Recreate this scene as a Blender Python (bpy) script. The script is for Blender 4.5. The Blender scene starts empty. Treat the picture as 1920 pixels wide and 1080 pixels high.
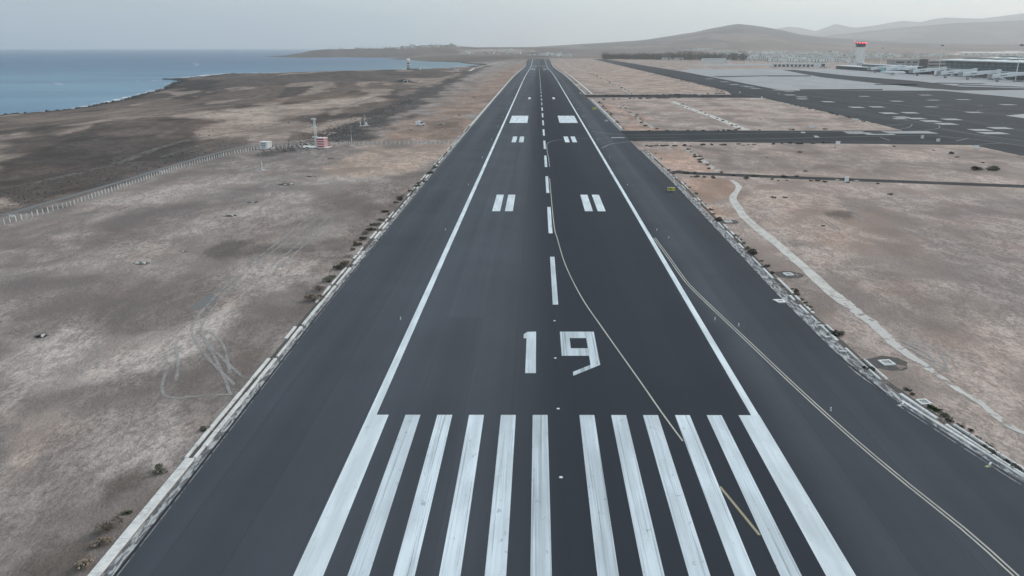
import bpy, bmesh, math, random
import numpy as np
from mathutils import Vector, Matrix

random.seed(7)
R = math.radians
scene = bpy.context.scene

# ------------------------------------------------------------------ camera
cam_data = bpy.data.cameras.new('camera')
cam = bpy.data.objects.new('camera', cam_data)
scene.collection.objects.link(cam)
cam.location = (-2.9, 0.0, 40.4)
cam.rotation_euler = (R(90 - 17.691), 0, R(0.151))
cam_data.sensor_width = 36.0
cam_data.lens = 36.0 * 1413.0 / 1920.0
cam_data.shift_x = -0.02328
cam_data.clip_start = 0.5
cam_data.clip_end = 60000
scene.camera = cam

# ------------------------------------------------------------------ sky
SUN_EL, SUN_AZ = 30.0, 50.0          # azimuth measured from +Y towards +X
world = bpy.data.worlds.new('World')
scene.world = world
world.use_nodes = True
nt = world.node_tree
nt.nodes.clear()
out = nt.nodes.new('ShaderNodeOutputWorld')
bg = nt.nodes.new('ShaderNodeBackground')
sky = nt.nodes.new('ShaderNodeTexSky')
sky.sky_type = 'NISHITA'
sky.sun_disc = False
sky.sun_elevation = R(SUN_EL)
sky.sun_rotation = R(SUN_AZ)
sky.altitude = 50
sky.air_density = 1.0
sky.dust_density = 1.3
sky.ozone_density = 1.5
bg.inputs['Strength'].default_value = 0.1
# thin high cloud: pale grey veil, streaky
tc = nt.nodes.new('ShaderNodeTexCoord')
mp = nt.nodes.new('ShaderNodeMapping')
mp.inputs['Scale'].default_value = (1.6, 1.6, 14.0)
nz = nt.nodes.new('ShaderNodeTexNoise')
nz.inputs['Scale'].default_value = 2.2
nz.inputs['Detail'].default_value = 6
nz.inputs['Roughness'].default_value = 0.55
rmp = nt.nodes.new('ShaderNodeMapRange')
rmp.inputs['From Min'].default_value = 0.30
rmp.inputs['From Max'].default_value = 0.70
rmp.inputs['To Min'].default_value = 0.34
rmp.inputs['To Max'].default_value = 0.78
mixs = nt.nodes.new('ShaderNodeMix')
mixs.data_type = 'RGBA'
mixs.inputs[7].default_value = (5.85, 7.05, 7.35, 1)
nt.links.new(tc.outputs['Generated'], mp.inputs['Vector'])
nt.links.new(mp.outputs['Vector'], nz.inputs['Vector'])
nt.links.new(nz.outputs['Fac'], rmp.inputs['Value'])
nt.links.new(rmp.outputs['Result'], mixs.inputs[0])
nt.links.new(sky.outputs['Color'], mixs.inputs[6])
nt.links.new(mixs.outputs[2], bg.inputs['Color'])
nt.links.new(bg.outputs['Background'], out.inputs['Surface'])

# ------------------------------------------------------------------ sun behind thin cloud
sun_data = bpy.data.lights.new('sun', 'SUN')
sun_data.energy = 1.5
sun_data.angle = R(18)
sun_data.color = (1.0, 0.95, 0.88)
sun = bpy.data.objects.new('sun', sun_data)
scene.collection.objects.link(sun)
sd = Vector((math.sin(R(SUN_AZ)) * math.cos(R(SUN_EL)), math.cos(R(SUN_AZ)) * math.cos(R(SUN_EL)), math.sin(R(SUN_EL))))
sun.rotation_euler = (-sd).to_track_quat('-Z', 'Y').to_euler()

vs = scene.view_settings
vs.view_transform = 'Standard'
vs.look = 'None'
vs.exposure = 0.25
vs.gamma = 1.0
vs.use_curve_mapping = False
scene.cycles.max_bounces = 8
scene.cycles.diffuse_bounces = 2
scene.cycles.glossy_bounces = 2
scene.cycles.volume_bounces = 3
scene.cycles.use_adaptive_sampling = True
scene.cycles.adaptive_threshold = 0.02
scene.cycles.transparent_max_bounces = 8
scene.cycles.use_denoising = True

# ================================================================== relief
# --- relief
def sstep(a, b, v):
    t = np.clip((v - a) / (b - a), 0, 1)
    return t * t * (3 - 2 * t)

def hash2(i, j, s):
    n = (i * 374761393 + j * 668265263 + s * 974711) & 0xffffffff
    n = ((n ^ (n >> 13)) * 1274126177) & 0xffffffff
    n = n ^ (n >> 16)
    return (n & 0xffff) / 65535.0

def vnoise(x, y, s=0):
    xi = np.floor(x).astype(np.int64); yi = np.floor(y).astype(np.int64)
    u = x - xi; v = y - yi
    u = u * u * (3 - 2 * u); v = v * v * (3 - 2 * v)
    a = hash2(xi, yi, s); b = hash2(xi + 1, yi, s); c = hash2(xi, yi + 1, s); d = hash2(xi + 1, yi + 1, s)
    return (a * (1 - u) + b * u) * (1 - v) + (c * (1 - u) + d * u) * v

def fbm(x, y, s=0, o=5):
    t = 0; a = 0.5; n = 0
    for k in range(o):
        t = t + a * vnoise(x, y, s + k * 17); n += a
        x = x * 2.03 + 13.7; y = y * 2.03 - 7.1; a *= 0.5
    return t / n

COAST = [(-487.0, 692.0), (-472.9, 715.1), (-464.4, 759.2), (-480.8, 856.8), (-500.4, 940.1), (-518.8, 1005.0), (-535.5, 1079.3), (-561.2, 1165.2), (-584.3, 1196.9),
         (-598.2, 1265.7), (-637.5, 1342.7), (-640.1, 1384.9), (-693.2, 1477.3), (-730.4, 1502.3), (-707.8, 1555.2), (-723.7, 1827.3), (-649.7, 1865.9), (-579.3, 1885.8),
         (-491.9, 1947.9), (-430.8, 2037.1), (-372.7, 2187.1), (-324.9, 2270.6), (-260.7, 2392.2), (-226.8, 2563.6), (-194.1, 2719.3), (-209.6, 2804.3),
         (-288.9, 3041.7), (-331.7, 3262.6), (-382.8, 3322.8), (-500.4, 3517.6), (-620.0, 3815.8), (-714.7, 3984.6), (-776.3, 4111.8), (-776.0, 4329.3),
         (-719.8, 4436.1), (-847.2, 4641.5), (-1003.7, 4789.1), (-1251.2, 5001.0), (-1410.5, 4737.6), (-1564.0, 4918.3), (-1695.0, 5113.4), (-1787.2, 5231.9), (-1844.0, 5293.2)]
LAND = [(-620, -600), (-560, 300)] + COAST + [(-1900, 6300), (-1500, 9000), (-1200, 27000), (30000, 27000), (30000, -600)]

def shore(x, y):
    """signed distance to the shoreline, positive on land"""
    d = np.full(x.shape, 1e9); inside = np.zeros(x.shape, bool)
    n = len(LAND)
    for i in range(n):
        ax, ay = LAND[i]; bx, by = LAND[(i + 1) % n]
        ex, ey = bx - ax, by - ay
        t = np.clip(((x - ax) * ex + (y - ay) * ey) / (ex * ex + ey * ey), 0, 1)
        d = np.minimum(d, np.hypot(x - ax - t * ex, y - ay - t * ey))
        if ay != by:
            inside ^= ((ay > y) != (by > y)) & (x < (bx - ax) * (y - ay) / (by - ay) + ax)
    return np.where(inside, d, -d)

def prof(y):
    """long section of the runway: level, then a shallow dip towards the far end"""
    return np.interp(y, [-1000, 1000, 1200, 1400, 1600, 1800, 2000, 2150, 2260, 2400, 2600, 2800, 3000, 3300, 40000],
                     [0, 0, -0.8, -2.4, -4.7, -6.9, -8.5, -9.3, -9.2, -7.4, -4.4, -1.6, 0.4, 2, 2])

RIDGES = [  # crest distance, where the rise starts, width behind, skyline
    (5900, 4950, 500, [(-0.4028, -0.01230), (-0.3439, -0.01197), (-0.3285, -0.00897), (-0.3037, -0.00535), (-0.2849, -0.00290), (-0.2692, -0.00229), (-0.1923, -0.00107), (-0.1825, 0.00019), (-0.1529, 0.00209), (-0.1064, 0.00338), (-0.0985, 0.00147), (-0.0731, 0.00019), (-0.0058, 0.00019), (0.0616, -0.00173), (0.5698, -0.00146)]),
    (9500, 3600, 3500, [(-0.2957, -0.01900), (-0.1664, -0.00425), (-0.0865, 0.00019), (-0.0058, 0.00083), (0.0614, 0.00467), (0.1279, 0.00845), (0.1671, 0.01280), (0.1929, 0.01648), (0.2119, 0.02076), (0.2245, 0.02255), (0.2464, 0.02550), (0.2746, 0.02287), (0.2996, 0.01907), (0.3182, 0.01474), (0.3485, 0.01100), (0.3897, 0.00787), (0.4350, 0.00540), (0.5496, 0.00399), (0.6328, 0.00377)]),
    (14000, 9000, 3500, [(0.1943, -0.00676), (0.2578, 0.00081), (0.3187, 0.00930), (0.3657, 0.01508), (0.4053, 0.01950), (0.4328, 0.02213), (0.4648, 0.02461), (0.4857, 0.02602), (0.5162, 0.02668), (0.5456, 0.02783), (0.6277, 0.03040)]),
    (22000, 16500, 3500, [(0.2452, -0.00044), (0.2752, 0.01677), (0.2901, 0.02155), (0.3040, 0.02388), (0.3174, 0.02257), (0.3358, 0.01884), (0.3443, 0.02177), (0.3568, 0.02640), (0.3705, 0.02332), (0.3793, 0.02206), (0.3990, 0.02421), (0.4127, 0.02696), (0.4291, 0.02905), (0.4457, 0.02712), (0.4561, 0.02980), (0.4691, 0.03185), (0.4849, 0.03103), (0.5056, 0.03014), (0.5253, 0.03251), (0.5445, 0.03482), (0.6263, 0.03802)]),
]

def H(x, y):
    x = np.asarray(x, float); y = np.asarray(y, float)
    r = np.hypot(x + 2.9, y); az = np.arctan2(x + 2.9, y)
    base = prof(y) * (1 - sstep(60, 170, x))
    for k, (rc, r0, wb, sk) in enumerate(RIDGES):
        zr = 40.4 + rc * np.interp(az, [q[0] for q in sk], [q[1] for q in sk])
        jag = 1 + 0.25 * (fbm(x / 900, y / 900, 40 + k, 4) - 0.5)
        rise = sstep(r0, rc, r) ** 1.25
        rise = np.where(r > rc, 1 - 0.75 * sstep(rc, rc + wb, r), rise * np.where(r < rc * 0.97, jag, 1))
        base = np.maximum(base, np.where(r > r0, zr * rise, -100))
    wild = sstep(125, 190, -x) + sstep(3000, 3500, y) * (1 - sstep(7000, 9000, y))
    base = base + wild * (1.6 * (fbm(x / 60, y / 60, 3, 4) - 0.5) + 3.0 * (fbm(x / 260, y / 260, 9, 3) - 0.5))
    d = shore(x, y) + 14 * (fbm(x / 22, y / 22, 5, 3) - 0.5) * np.clip(r / 1200, 0.5, 2)
    up = 0.13 * sstep(0, 10, d) + 0.87 * sstep(0, 330, d)
    return np.where(d > 0, -18.4 + (base + 18.4) * up, -18.4 + np.maximum(d * 0.05, -25))
# --- end relief

def h1(x, y):
    return float(H(np.array([x]), np.array([y]))[0])

# ================================================================== helpers
col = scene.collection

def tag(o, label=None, cat=None, group=None, kind=None):
    if label: o['label'] = label
    if cat: o['category'] = cat
    if group: o['group'] = group
    if kind: o['kind'] = kind
    return o

def empty(name, loc, rz=0.0):
    o = bpy.data.objects.new(name, None)
    o.location = loc
    o.rotation_euler = (0, 0, rz)
    o.empty_display_size = 0.5
    col.objects.link(o)
    return o

class MB:
    def __init__(s):
        s.v = []; s.f = []; s.m = []
    def add(s, vs, fs, mi=0):
        b = len(s.v)
        s.v += [tuple(q) for q in vs]
        for q in fs:
            s.f.append(tuple(b + k for k in q)); s.m.append(mi)
        return s
    def box(s, x, y, z, sx, sy, sz, rz=0.0, mi=0, taper=1.0, rx=0.0):
        """centre x,y, base z; taper scales the top"""
        vs = []
        for k, (zz, t) in enumerate(((0, 1.0), (sz, taper))):
            for ux, uy in ((-1, -1), (1, -1), (1, 1), (-1, 1)):
                px, py = ux * sx / 2 * t, uy * sy / 2 * t
                c, sn = math.cos(rz), math.sin(rz)
                vs.append((x + px * c - py * sn, y + px * sn + py * c, z + zz))
        return s.add(vs, [(3, 2, 1, 0), (4, 5, 6, 7), (0, 1, 5, 4), (1, 2, 6, 5), (2, 3, 7, 6), (3, 0, 4, 7)], mi)
    def cyl(s, x, y, z0, z1, r0, r1=None, n=10, mi=0, cap=True):
        r1 = r0 if r1 is None else r1
        vs = []
        for zz, rr in ((z0, r0), (z1, r1)):
            for k in range(n):
                a = 2 * math.pi * k / n
                vs.append((x + rr * math.cos(a), y + rr * math.sin(a), zz))
        fs = [(k, (k + 1) % n, n + (k + 1) % n, n + k) for k in range(n)]
        if cap:
            fs += [tuple(range(n - 1, -1, -1)), tuple(range(n, 2 * n))]
        return s.add(vs, fs, mi)
    def bar(s, a, b, r, n=6, mi=0, r2=None):
        a = Vector(a); b = Vector(b); d = b - a
        q = d.to_track_quat('Z', 'Y').to_matrix()
        r2 = r if r2 is None else r2
        vs = []
        for p, rr in ((a, r), (b, r2)):
            for k in range(n):
                t = 2 * math.pi * k / n
                vs.append(p + q @ Vector((rr * math.cos(t), rr * math.sin(t), 0)))
        fs = [(k, (k + 1) % n, n + (k + 1) % n, n + k) for k in range(n)] + [tuple(range(n - 1, -1, -1)), tuple(range(n, 2 * n))]
        return s.add(vs, fs, mi)
    def loft(s, rings, mi=0, cap=True):
        n = len(rings[0]); vs = [p for r_ in rings for p in r_]; fs = []
        for i in range(len(rings) - 1):
            for k in range(n):
                fs.append((i * n + k, i * n + (k + 1) % n, (i + 1) * n + (k + 1) % n, (i + 1) * n + k))
        if cap:
            fs += [tuple(range(n - 1, -1, -1)), tuple((len(rings) - 1) * n + k for k in range(n))]
        return s.add(vs, fs, mi)
    def dome(s, x, y, z, r, n=16, m=9, lo=-0.55, mi=0):
        rings = []
        for j in range(m + 1):
            t = lo * math.pi / 2 * 1.0 + (math.pi / 2 * 0.985 - lo * math.pi / 2) * j / m
            rings.append([(x + r * math.cos(t) * math.cos(2 * math.pi * k / n), y + r * math.cos(t) * math.sin(2 * math.pi * k / n), z + r * math.sin(t)) for k in range(n)])
        return s.loft(rings, mi)
    def prism(s, pts, z0, z1, mi=0):
        n = len(pts)
        vs = [(p[0], p[1], z0) for p in pts] + [(p[0], p[1], z1) for p in pts]
        fs = [(k, (k + 1) % n, n + (k + 1) % n, n + k) for k in range(n)] + [tuple(range(n - 1, -1, -1)), tuple(range(n, 2 * n))]
        return s.add(vs, fs, mi)
    def mesh(s, name, mats, smooth=False):
        me = bpy.data.meshes.new(name)
        me.from_pydata(s.v, [], s.f)
        for m_ in (mats if isinstance(mats, (list, tuple)) else [mats]):
            me.materials.append(m_)
        if len(me.materials) > 1:
            me.polygons.foreach_set('material_index', s.m)
        if smooth:
            me.polygons.foreach_set('use_smooth', [True] * len(me.polygons))
        me.update()
        return me
    def build(s, name, mats, parent=None, smooth=False, loc=None):
        o = bpy.data.objects.new(name, s.mesh(name, mats, smooth))
        col.objects.link(o)
        if parent: o.parent = parent
        if loc: o.location = loc
        return o

def inst(me, name, loc, rz=0.0, sc=1.0, parent=None):
    o = bpy.data.objects.new(name, me)
    o.location = loc
    o.rotation_euler = (0, 0, rz)
    o.scale = (sc, sc, sc) if not isinstance(sc, tuple) else sc
    col.objects.link(o)
    if parent: o.parent = parent
    return o

def copy_tree(o, parent=None):
    c = o.copy(); col.objects.link(c); c.parent = parent
    for ch in list(o.children):
        copy_tree(ch, c)
    return c

# ================================================================== materials
def new_mat(name):
    m = bpy.data.materials.new(name)
    m.use_nodes = True
    n = m.node_tree
    return m, n, n.nodes['Principled BSDF']

def N(n, t, **kw):
    q = n.nodes.new(t)
    for k, v in kw.items():
        if k in q.inputs: q.inputs[k].default_value = v
        else: setattr(q, k, v)
    return q

def pos_node(n, scale=(1, 1, 1), rz=0.0):
    g = n.nodes.new('ShaderNodeNewGeometry')
    mp_ = n.nodes.new('ShaderNodeMapping')
    mp_.inputs['Scale'].default_value = scale
    mp_.inputs['Rotation'].default_value = (0, 0, rz)
    n.links.new(g.outputs['Position'], mp_.inputs['Vector'])
    return mp_.outputs['Vector']

def noise(n, vec, scale, detail=6, rough=0.6, dist=0.0):
    q = n.nodes.new('ShaderNodeTexNoise')
    q.inputs['Scale'].default_value = scale
    q.inputs['Detail'].default_value = detail
    q.inputs['Roughness'].default_value = rough
    q.inputs['Distortion'].default_value = dist
    n.links.new(vec, q.inputs['Vector'])
    return q.outputs['Fac']

def rng(n, v, a, b, c=0.0, d=1.0, smooth=True):
    q = n.nodes.new('ShaderNodeMapRange')
    q.interpolation_type = 'SMOOTHSTEP' if smooth else 'LINEAR'
    q.inputs['From Min'].default_value = a; q.inputs['From Max'].default_value = b
    q.inputs['To Min'].default_value = c; q.inputs['To Max'].default_value = d
    n.links.new(v, q.inputs['Value'])
    return q.outputs['Result']

def mathn(n, op, a, b=None):
    q = n.nodes.new('ShaderNodeMath'); q.operation = op
    for k, v in enumerate((a, b)):
        if v is None: continue
        if isinstance(v, (int, float)): q.inputs[k].default_value = v
        else: n.links.new(v, q.inputs[k])
    return q.outputs[0]

def mixc(n, fac, a, b, mode='MIX'):
    q = n.nodes.new('ShaderNodeMix'); q.data_type = 'RGBA'; q.blend_type = mode
    for k, v in ((0, fac), (6, a), (7, b)):
        if isinstance(v, (int, float)): q.inputs[k].default_value = v
        elif isinstance(v, tuple): q.inputs[k].default_value = (*v, 1) if len(v) == 3 else v
        else: n.links.new(v, q.inputs[k])
    return q.outputs[2]

def bump(n, bsdf, h, strength, dist):
    q = n.nodes.new('ShaderNodeBump')
    q.inputs['Strength'].default_value = strength
    q.inputs['Distance'].default_value = dist
    n.links.new(h, q.inputs['Height'])
    n.links.new(q.outputs['Normal'], bsdf.inputs['Normal'])

def simple(name, c, rough=0.7, var=0.12, scale=1.5, metal=0.0, spec=0.3):
    m, n, b = new_mat(name)
    v = pos_node(n)
    f1 = noise(n, v, scale, 5, 0.6)
    f2 = rng(n, f1, 0.25, 0.75, 1 - var, 1 + var, False)
    cc = mixc(n, 1.0, tuple(c), f2, 'MULTIPLY')
    n.links.new(cc, b.inputs['Base Color'])
    b.inputs['Roughness'].default_value = rough
    b.inputs['Metallic'].default_value = metal
    b.inputs['Specular IOR Level'].default_value = spec
    return m

def ground_mat():
    m, n, b = new_mat('dry_ground')
    at = n.nodes.new('ShaderNodeAttribute'); at.attribute_name = 'Col'
    v = pos_node(n)
    big = noise(n, pos_node(n, (0.055, 0.035, 1), 0.4), 1.0, 3, 0.55, 0.5)
    mid = noise(n, pos_node(n, (0.34, 0.17, 1), 0.55), 1.0, 6, 0.68, 0.6)
    small = noise(n, pos_node(n, (1.5, 0.85, 1), 0.75), 1.0, 5, 0.72, 0.3)
    fine = noise(n, pos_node(n, (4.2, 2.6, 1), 0.6), 1.0, 4, 0.75, 0.0)
    zone = rng(n, big, 0.36, 0.60)
    crust = rng(n, mid, 0.485, 0.535)
    crust2 = rng(n, small, 0.485, 0.53)
    k = mathn(n, 'ADD', mathn(n, 'MULTIPLY', crust, 0.5), mathn(n, 'MULTIPLY', crust2, 0.5))
    k = mathn(n, 'MULTIPLY', k, mathn(n, 'ADD', mathn(n, 'MULTIPLY', zone, 0.9), 0.10))
    f = rng(n, k, 0, 1, 0.80, 1.34, False)
    f = mathn(n, 'MULTIPLY', f, rng(n, fine, 0.25, 0.75, 0.74, 1.24, False))
    f = mathn(n, 'MULTIPLY', f, rng(n, big, 0.3, 0.7, 0.84, 1.10, False))
    c = mixc(n, 1.0, at.outputs['Color'], f, 'MULTIPLY')
    # pinkish dust drifts and grey gravel
    c = mixc(n, mathn(n, 'MULTIPLY', rng(n, noise(n, pos_node(n, (0.09, 0.06, 1), 1.1), 1.0, 4, 0.6), 0.5, 0.68), 0.5), c, mixc(n, 1.0, c, (1.09, 0.99, 0.93), 'MULTIPLY'))
    # small dark hollows and stones lying on the crust
    pits = mathn(n, 'MULTIPLY', rng(n, small, 0.36, 0.40, 1, 0), mathn(n, 'ADD', mathn(n, 'MULTIPLY', zone, 0.6), 0.25))
    c = mixc(n, mathn(n, 'MULTIPLY', pits, 0.55), c, mixc(n, 1.0, c, (0.52, 0.50, 0.50), 'MULTIPLY'))
    vo = n.nodes.new('ShaderNodeTexVoronoi'); vo.inputs['Scale'].default_value = 0.8
    n.links.new(v, vo.inputs['Vector'])
    st = rng(n, vo.outputs['Distance'], 0.07, 0.13, 1, 0)
    st = mathn(n, 'MULTIPLY', st, rng(n, noise(n, v, 0.07, 3), 0.46, 0.6))
    c = mixc(n, mathn(n, 'MULTIPLY', st, 0.65), c, (0.085, 0.076, 0.072))
    n.links.new(c, b.inputs['Base Color'])
    b.inputs['Roughness'].default_value = 0.95
    b.inputs['Specular IOR Level'].default_value = 0.1
    bump(n, b, mathn(n, 'ADD', mathn(n, 'ADD', mid, small), mathn(n, 'MULTIPLY', fine, 0.5)), 0.8, 0.3)
    return m

def asphalt_mat(name, base, runway=False):
    m, n, b = new_mat(name)
    streak = noise(n, pos_node(n, (0.55, 0.006, 1)), 1.0, 6, 0.6)
    lane = noise(n, pos_node(n, (0.11, 0.0016, 1)), 1.0, 3, 0.5)
    blot = noise(n, pos_node(n), 0.045, 6, 0.6)
    fine = noise(n, pos_node(n), 6.0, 4, 0.7)
    f = mathn(n, 'MULTIPLY', rng(n, streak, 0.3, 0.7, 0.93, 1.07, False), rng(n, lane, 0.3, 0.7, 0.84, 1.16, False))
    f = mathn(n, 'MULTIPLY', f, rng(n, blot, 0.3, 0.7, 0.90, 1.1, False))
    f = mathn(n, 'MULTIPLY', f, rng(n, fine, 0.3, 0.7, 0.94, 1.06, False))
    gl = n.nodes.new('ShaderNodeNewGeometry'); sl = n.nodes.new('ShaderNodeSeparateXYZ')
    n.links.new(gl.outputs['Position'], sl.inputs[0])
    lane_id = mathn(n, 'FLOOR', mathn(n, 'DIVIDE', mathn(n, 'ADD', sl.outputs[0], mathn(n, 'MULTIPLY', blot, 0.5)), 5.6))
    sec_id = mathn(n, 'FLOOR', mathn(n, 'DIVIDE', mathn(n, 'ADD', sl.outputs[1], mathn(n, 'MULTIPLY', lane_id, 37.0)), 160.0))
    cx = n.nodes.new('ShaderNodeCombineXYZ'); n.links.new(lane_id, cx.inputs[0]); n.links.new(sec_id, cx.inputs[1])
    wn = n.nodes.new('ShaderNodeTexWhiteNoise'); wn.noise_dimensions = '2D'; n.links.new(cx.outputs[0], wn.inputs['Vector'])
    f = mathn(n, 'MULTIPLY', f, rng(n, wn.outputs['Value'], 0, 1, 0.90, 1.09, False))
    joint = mathn(n, 'ABSOLUTE', mathn(n, 'SUBTRACT', mathn(n, 'FRACT', mathn(n, 'DIVIDE', mathn(n, 'ADD', sl.outputs[0], mathn(n, 'MULTIPLY', blot, 0.5)), 5.6)), 0.5))
    f = mathn(n, 'MULTIPLY', f, mathn(n, 'SUBTRACT', 1.0, mathn(n, 'MULTIPLY', rng(n, joint, 0.486, 0.497), rng(n, blot, 0.4, 0.6, 0.05, 0.22))))
    c = mixc(n, 1.0, tuple(base), f, 'MULTIPLY')
    if runway:
        g = n.nodes.new('ShaderNodeNewGeometry'); sx = n.nodes.new('ShaderNodeSeparateXYZ')
        n.links.new(g.outputs['Position'], sx.inputs[0])
        X, Y = sx.outputs[0], sx.outputs[1]
        Xn = mathn(n, 'ADD', X, mathn(n, 'MULTIPLY', mathn(n, 'SUBTRACT', blot, 0.5), 3.0))
        ab = mathn(n, 'ABSOLUTE', mathn(n, 'SUBTRACT', Xn, 3.0))
        # tyre rubber along the wheel paths, heaviest beyond the touchdown zone
        rub = mathn(n, 'MULTIPLY', rng(n, ab, 4.5, 14.0, 1.0, 0.0), rng(n, Y, 90, 480, 0.10, 1.0))
        rub = mathn(n, 'MULTIPLY', rub, rng(n, Y, 1500, 2300, 1.0, 0.35))
        rub = mathn(n, 'MULTIPLY', rub, rng(n, streak, 0.3, 0.65, 0.55, 1.0))
        c = mixc(n, mathn(n, 'MULTIPLY', rub, 0.86), c, (0.024, 0.026, 0.031))
        tyre = noise(n, pos_node(n, (2.6, 0.012, 1)), 1.0, 4, 0.6)
        ty = mathn(n, 'MULTIPLY', rng(n, tyre, 0.60, 0.68), mathn(n, 'MULTIPLY', rng(n, ab, 5.0, 13.0, 1.0, 0.0), rng(n, Y, 150, 300)))
        c = mixc(n, mathn(n, 'MULTIPLY', ty, 0.55), c, (0.018, 0.019, 0.022))
        # newer, darker surfacing on the inner lanes; greyer shoulders
        new = mathn(n, 'MULTIPLY', rng(n, Xn, -9, 2), rng(n, Xn, 20, 27, 1, 0))
        c = mixc(n, mathn(n, 'MULTIPLY', new, 0.74), c, (0.030, 0.034, 0.045))
        rs = mathn(n, 'MULTIPLY', rng(n, Xn, 29.5, 32), rng(n, Y, 60, 110))
        c = mixc(n, mathn(n, 'MULTIPLY', rs, 0.35), c, (0.032, 0.034, 0.040))
        # dark seams of the old joint near the numbers
        seam = mathn(n, 'MULTIPLY', rng(n, Y, 60, 112, 0.25, 0), 1.0)
        c = mixc(n, seam, c, (0.036, 0.038, 0.046))
    n.links.new(c, b.inputs['Base Color'])
    b.inputs['Roughness'].default_value = 0.9
    b.inputs['Specular IOR Level'].default_value = 0.10
    bump(n, b, fine, 0.25, 0.02)
    return m

def paint_mat(name, base, wear=0.5, lo=0.50):
    m, n, b = new_mat(name)
    long1 = noise(n, pos_node(n, (5.0, 0.05, 1)), 1.0, 6, 0.65)
    long2 = noise(n, pos_node(n, (1.6, 0.03, 1)), 1.0, 3, 0.5)
    patch = noise(n, pos_node(n, (0.5, 0.12, 1)), 1.0, 3, 0.5)
    fine = noise(n, pos_node(n), 9.0, 5, 0.7)
    w = mathn(n, 'MULTIPLY', rng(n, long1, lo, lo + 0.22), rng(n, long2, 0.42, 0.62, 0.15, 1.0))
    w = mathn(n, 'MULTIPLY', w, rng(n, fine, 0.3, 0.6, 0.55, 1.0))
    shade = mathn(n, 'MULTIPLY', rng(n, patch, 0.35, 0.65, 0.86, 1.05), rng(n, long2, 0.3, 0.7, 0.92, 1.06))
    c = mixc(n, 1.0, tuple(base), shade, 'MULTIPLY')
    oi = n.nodes.new('ShaderNodeObjectInfo')
    c = mixc(n, 1.0, c, rng(n, oi.outputs['Random'], 0, 1, 0.88, 1.04, False), 'MULTIPLY')
    c = mixc(n, mathn(n, 'MULTIPLY', w, wear), c, (0.12, 0.13, 0.15))
    chips = mathn(n, 'MULTIPLY', rng(n, noise(n, pos_node(n, (1.3, 0.7, 1)), 1.0, 7, 0.75), 0.60, 0.66), wear)
    c = mixc(n, mathn(n, 'MULTIPLY', chips, 0.6), c, (0.13, 0.14, 0.16))
    n.links.new(c, b.inputs['Base Color'])
    b.inputs['Roughness'].default_value = 0.7
    b.inputs['Specular IOR Level'].default_value = 0.25
    return m

def mottle_mat(name, c1, c2, scale, a=0.45, bb=0.55, rz=0.0):
    m, n, b = new_mat(name)
    f1 = rng(n, noise(n, pos_node(n, scale, rz), 1.0, 8, 0.65, 0.6), a, bb)
    f2 = rng(n, noise(n, pos_node(n), 3.0, 5, 0.7), 0.25, 0.75, 0.8, 1.2, False)
    c = mixc(n, 1.0, mixc(n, f1, tuple(c1), tuple(c2)), f2, 'MULTIPLY')
    n.links.new(c, b.inputs['Base Color'])
    b.inputs['Roughness'].default_value = 0.9
    b.inputs['Specular IOR Level'].default_value = 0.15
    return m

def broken_mat(name, c, a=0.42, bb=0.58, scale=0.8, strength=1.0):
    """thin worn deposit: shows the ground through where it is worn away"""
    m, n, b = new_mat(name)
    f1 = rng(n, noise(n, pos_node(n), scale, 6, 0.65, 0.5), a, bb, 0, strength)
    f2 = rng(n, noise(n, pos_node(n), 3.0, 5, 0.7), 0.25, 0.75, 0.85, 1.15, False)
    n.links.new(mixc(n, 1.0, tuple(c), f2, 'MULTIPLY'), b.inputs['Base Color'])
    n.links.new(f1, b.inputs['Alpha'])
    b.inputs['Roughness'].default_value = 0.95
    b.inputs['Specular IOR Level'].default_value = 0.1
    return m

def water_mat():
    m, n, b = new_mat('sea_water')
    w1 = noise(n, pos_node(n, (0.035, 0.02, 1), 0.3), 1.0, 6, 0.6, 0.4)
    w2 = noise(n, pos_node(n, (0.0022, 0.006, 1)), 1.0, 5, 0.55)
    g = n.nodes.new('ShaderNodeNewGeometry'); sx = n.nodes.new('ShaderNodeSeparateXYZ')
    n.links.new(g.outputs['Position'], sx.inputs[0])
    c = mixc(n, rng(n, w2, 0.35, 0.65), (0.004, 0.070, 0.185), (0.014, 0.105, 0.215))
    shallow = mathn(n, 'MULTIPLY', rng(n, sx.outputs[0], -900, -350), rng(n, sx.outputs[1], 1900, 2500))
    c = mixc(n, mathn(n, 'MULTIPLY', shallow, 0.6), c, (0.10, 0.20, 0.22))
    turbid = mathn(n, 'MULTIPLY', rng(n, sx.outputs[1], 500, 3200, 1.0, 0.0), rng(n, w2, 0.3, 0.7, 0.55, 1.0))
    c = mixc(n, mathn(n, 'MULTIPLY', turbid, 0.9), c, (0.190, 0.345, 0.455))
    n.links.new(c, b.inputs['Base Color'])
    b.inputs['Roughness'].default_value = 0.32
    b.inputs['IOR'].default_value = 1.33
    b.inputs['Specular IOR Level'].default_value = 0.14
    bump(n, b, w1, 0.8, 1.2)
    return m

def leaf_mat(name, c1, c2):
    m, n, b = new_mat(name)
    oi = n.nodes.new('ShaderNodeObjectInfo')
    f1 = noise(n, pos_node(n), 2.2, 4, 0.6)
    f2 = mathn(n, 'MULTIPLY', mathn(n, 'ADD', f1, oi.outputs['Random']), 0.5)
    n.links.new(mixc(n, f2, tuple(c1), tuple(c2)), b.inputs['Base Color'])
    b.inputs['Roughness'].default_value = 0.85
    b.inputs['Specular IOR Level'].default_value = 0.1
    return m

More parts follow.
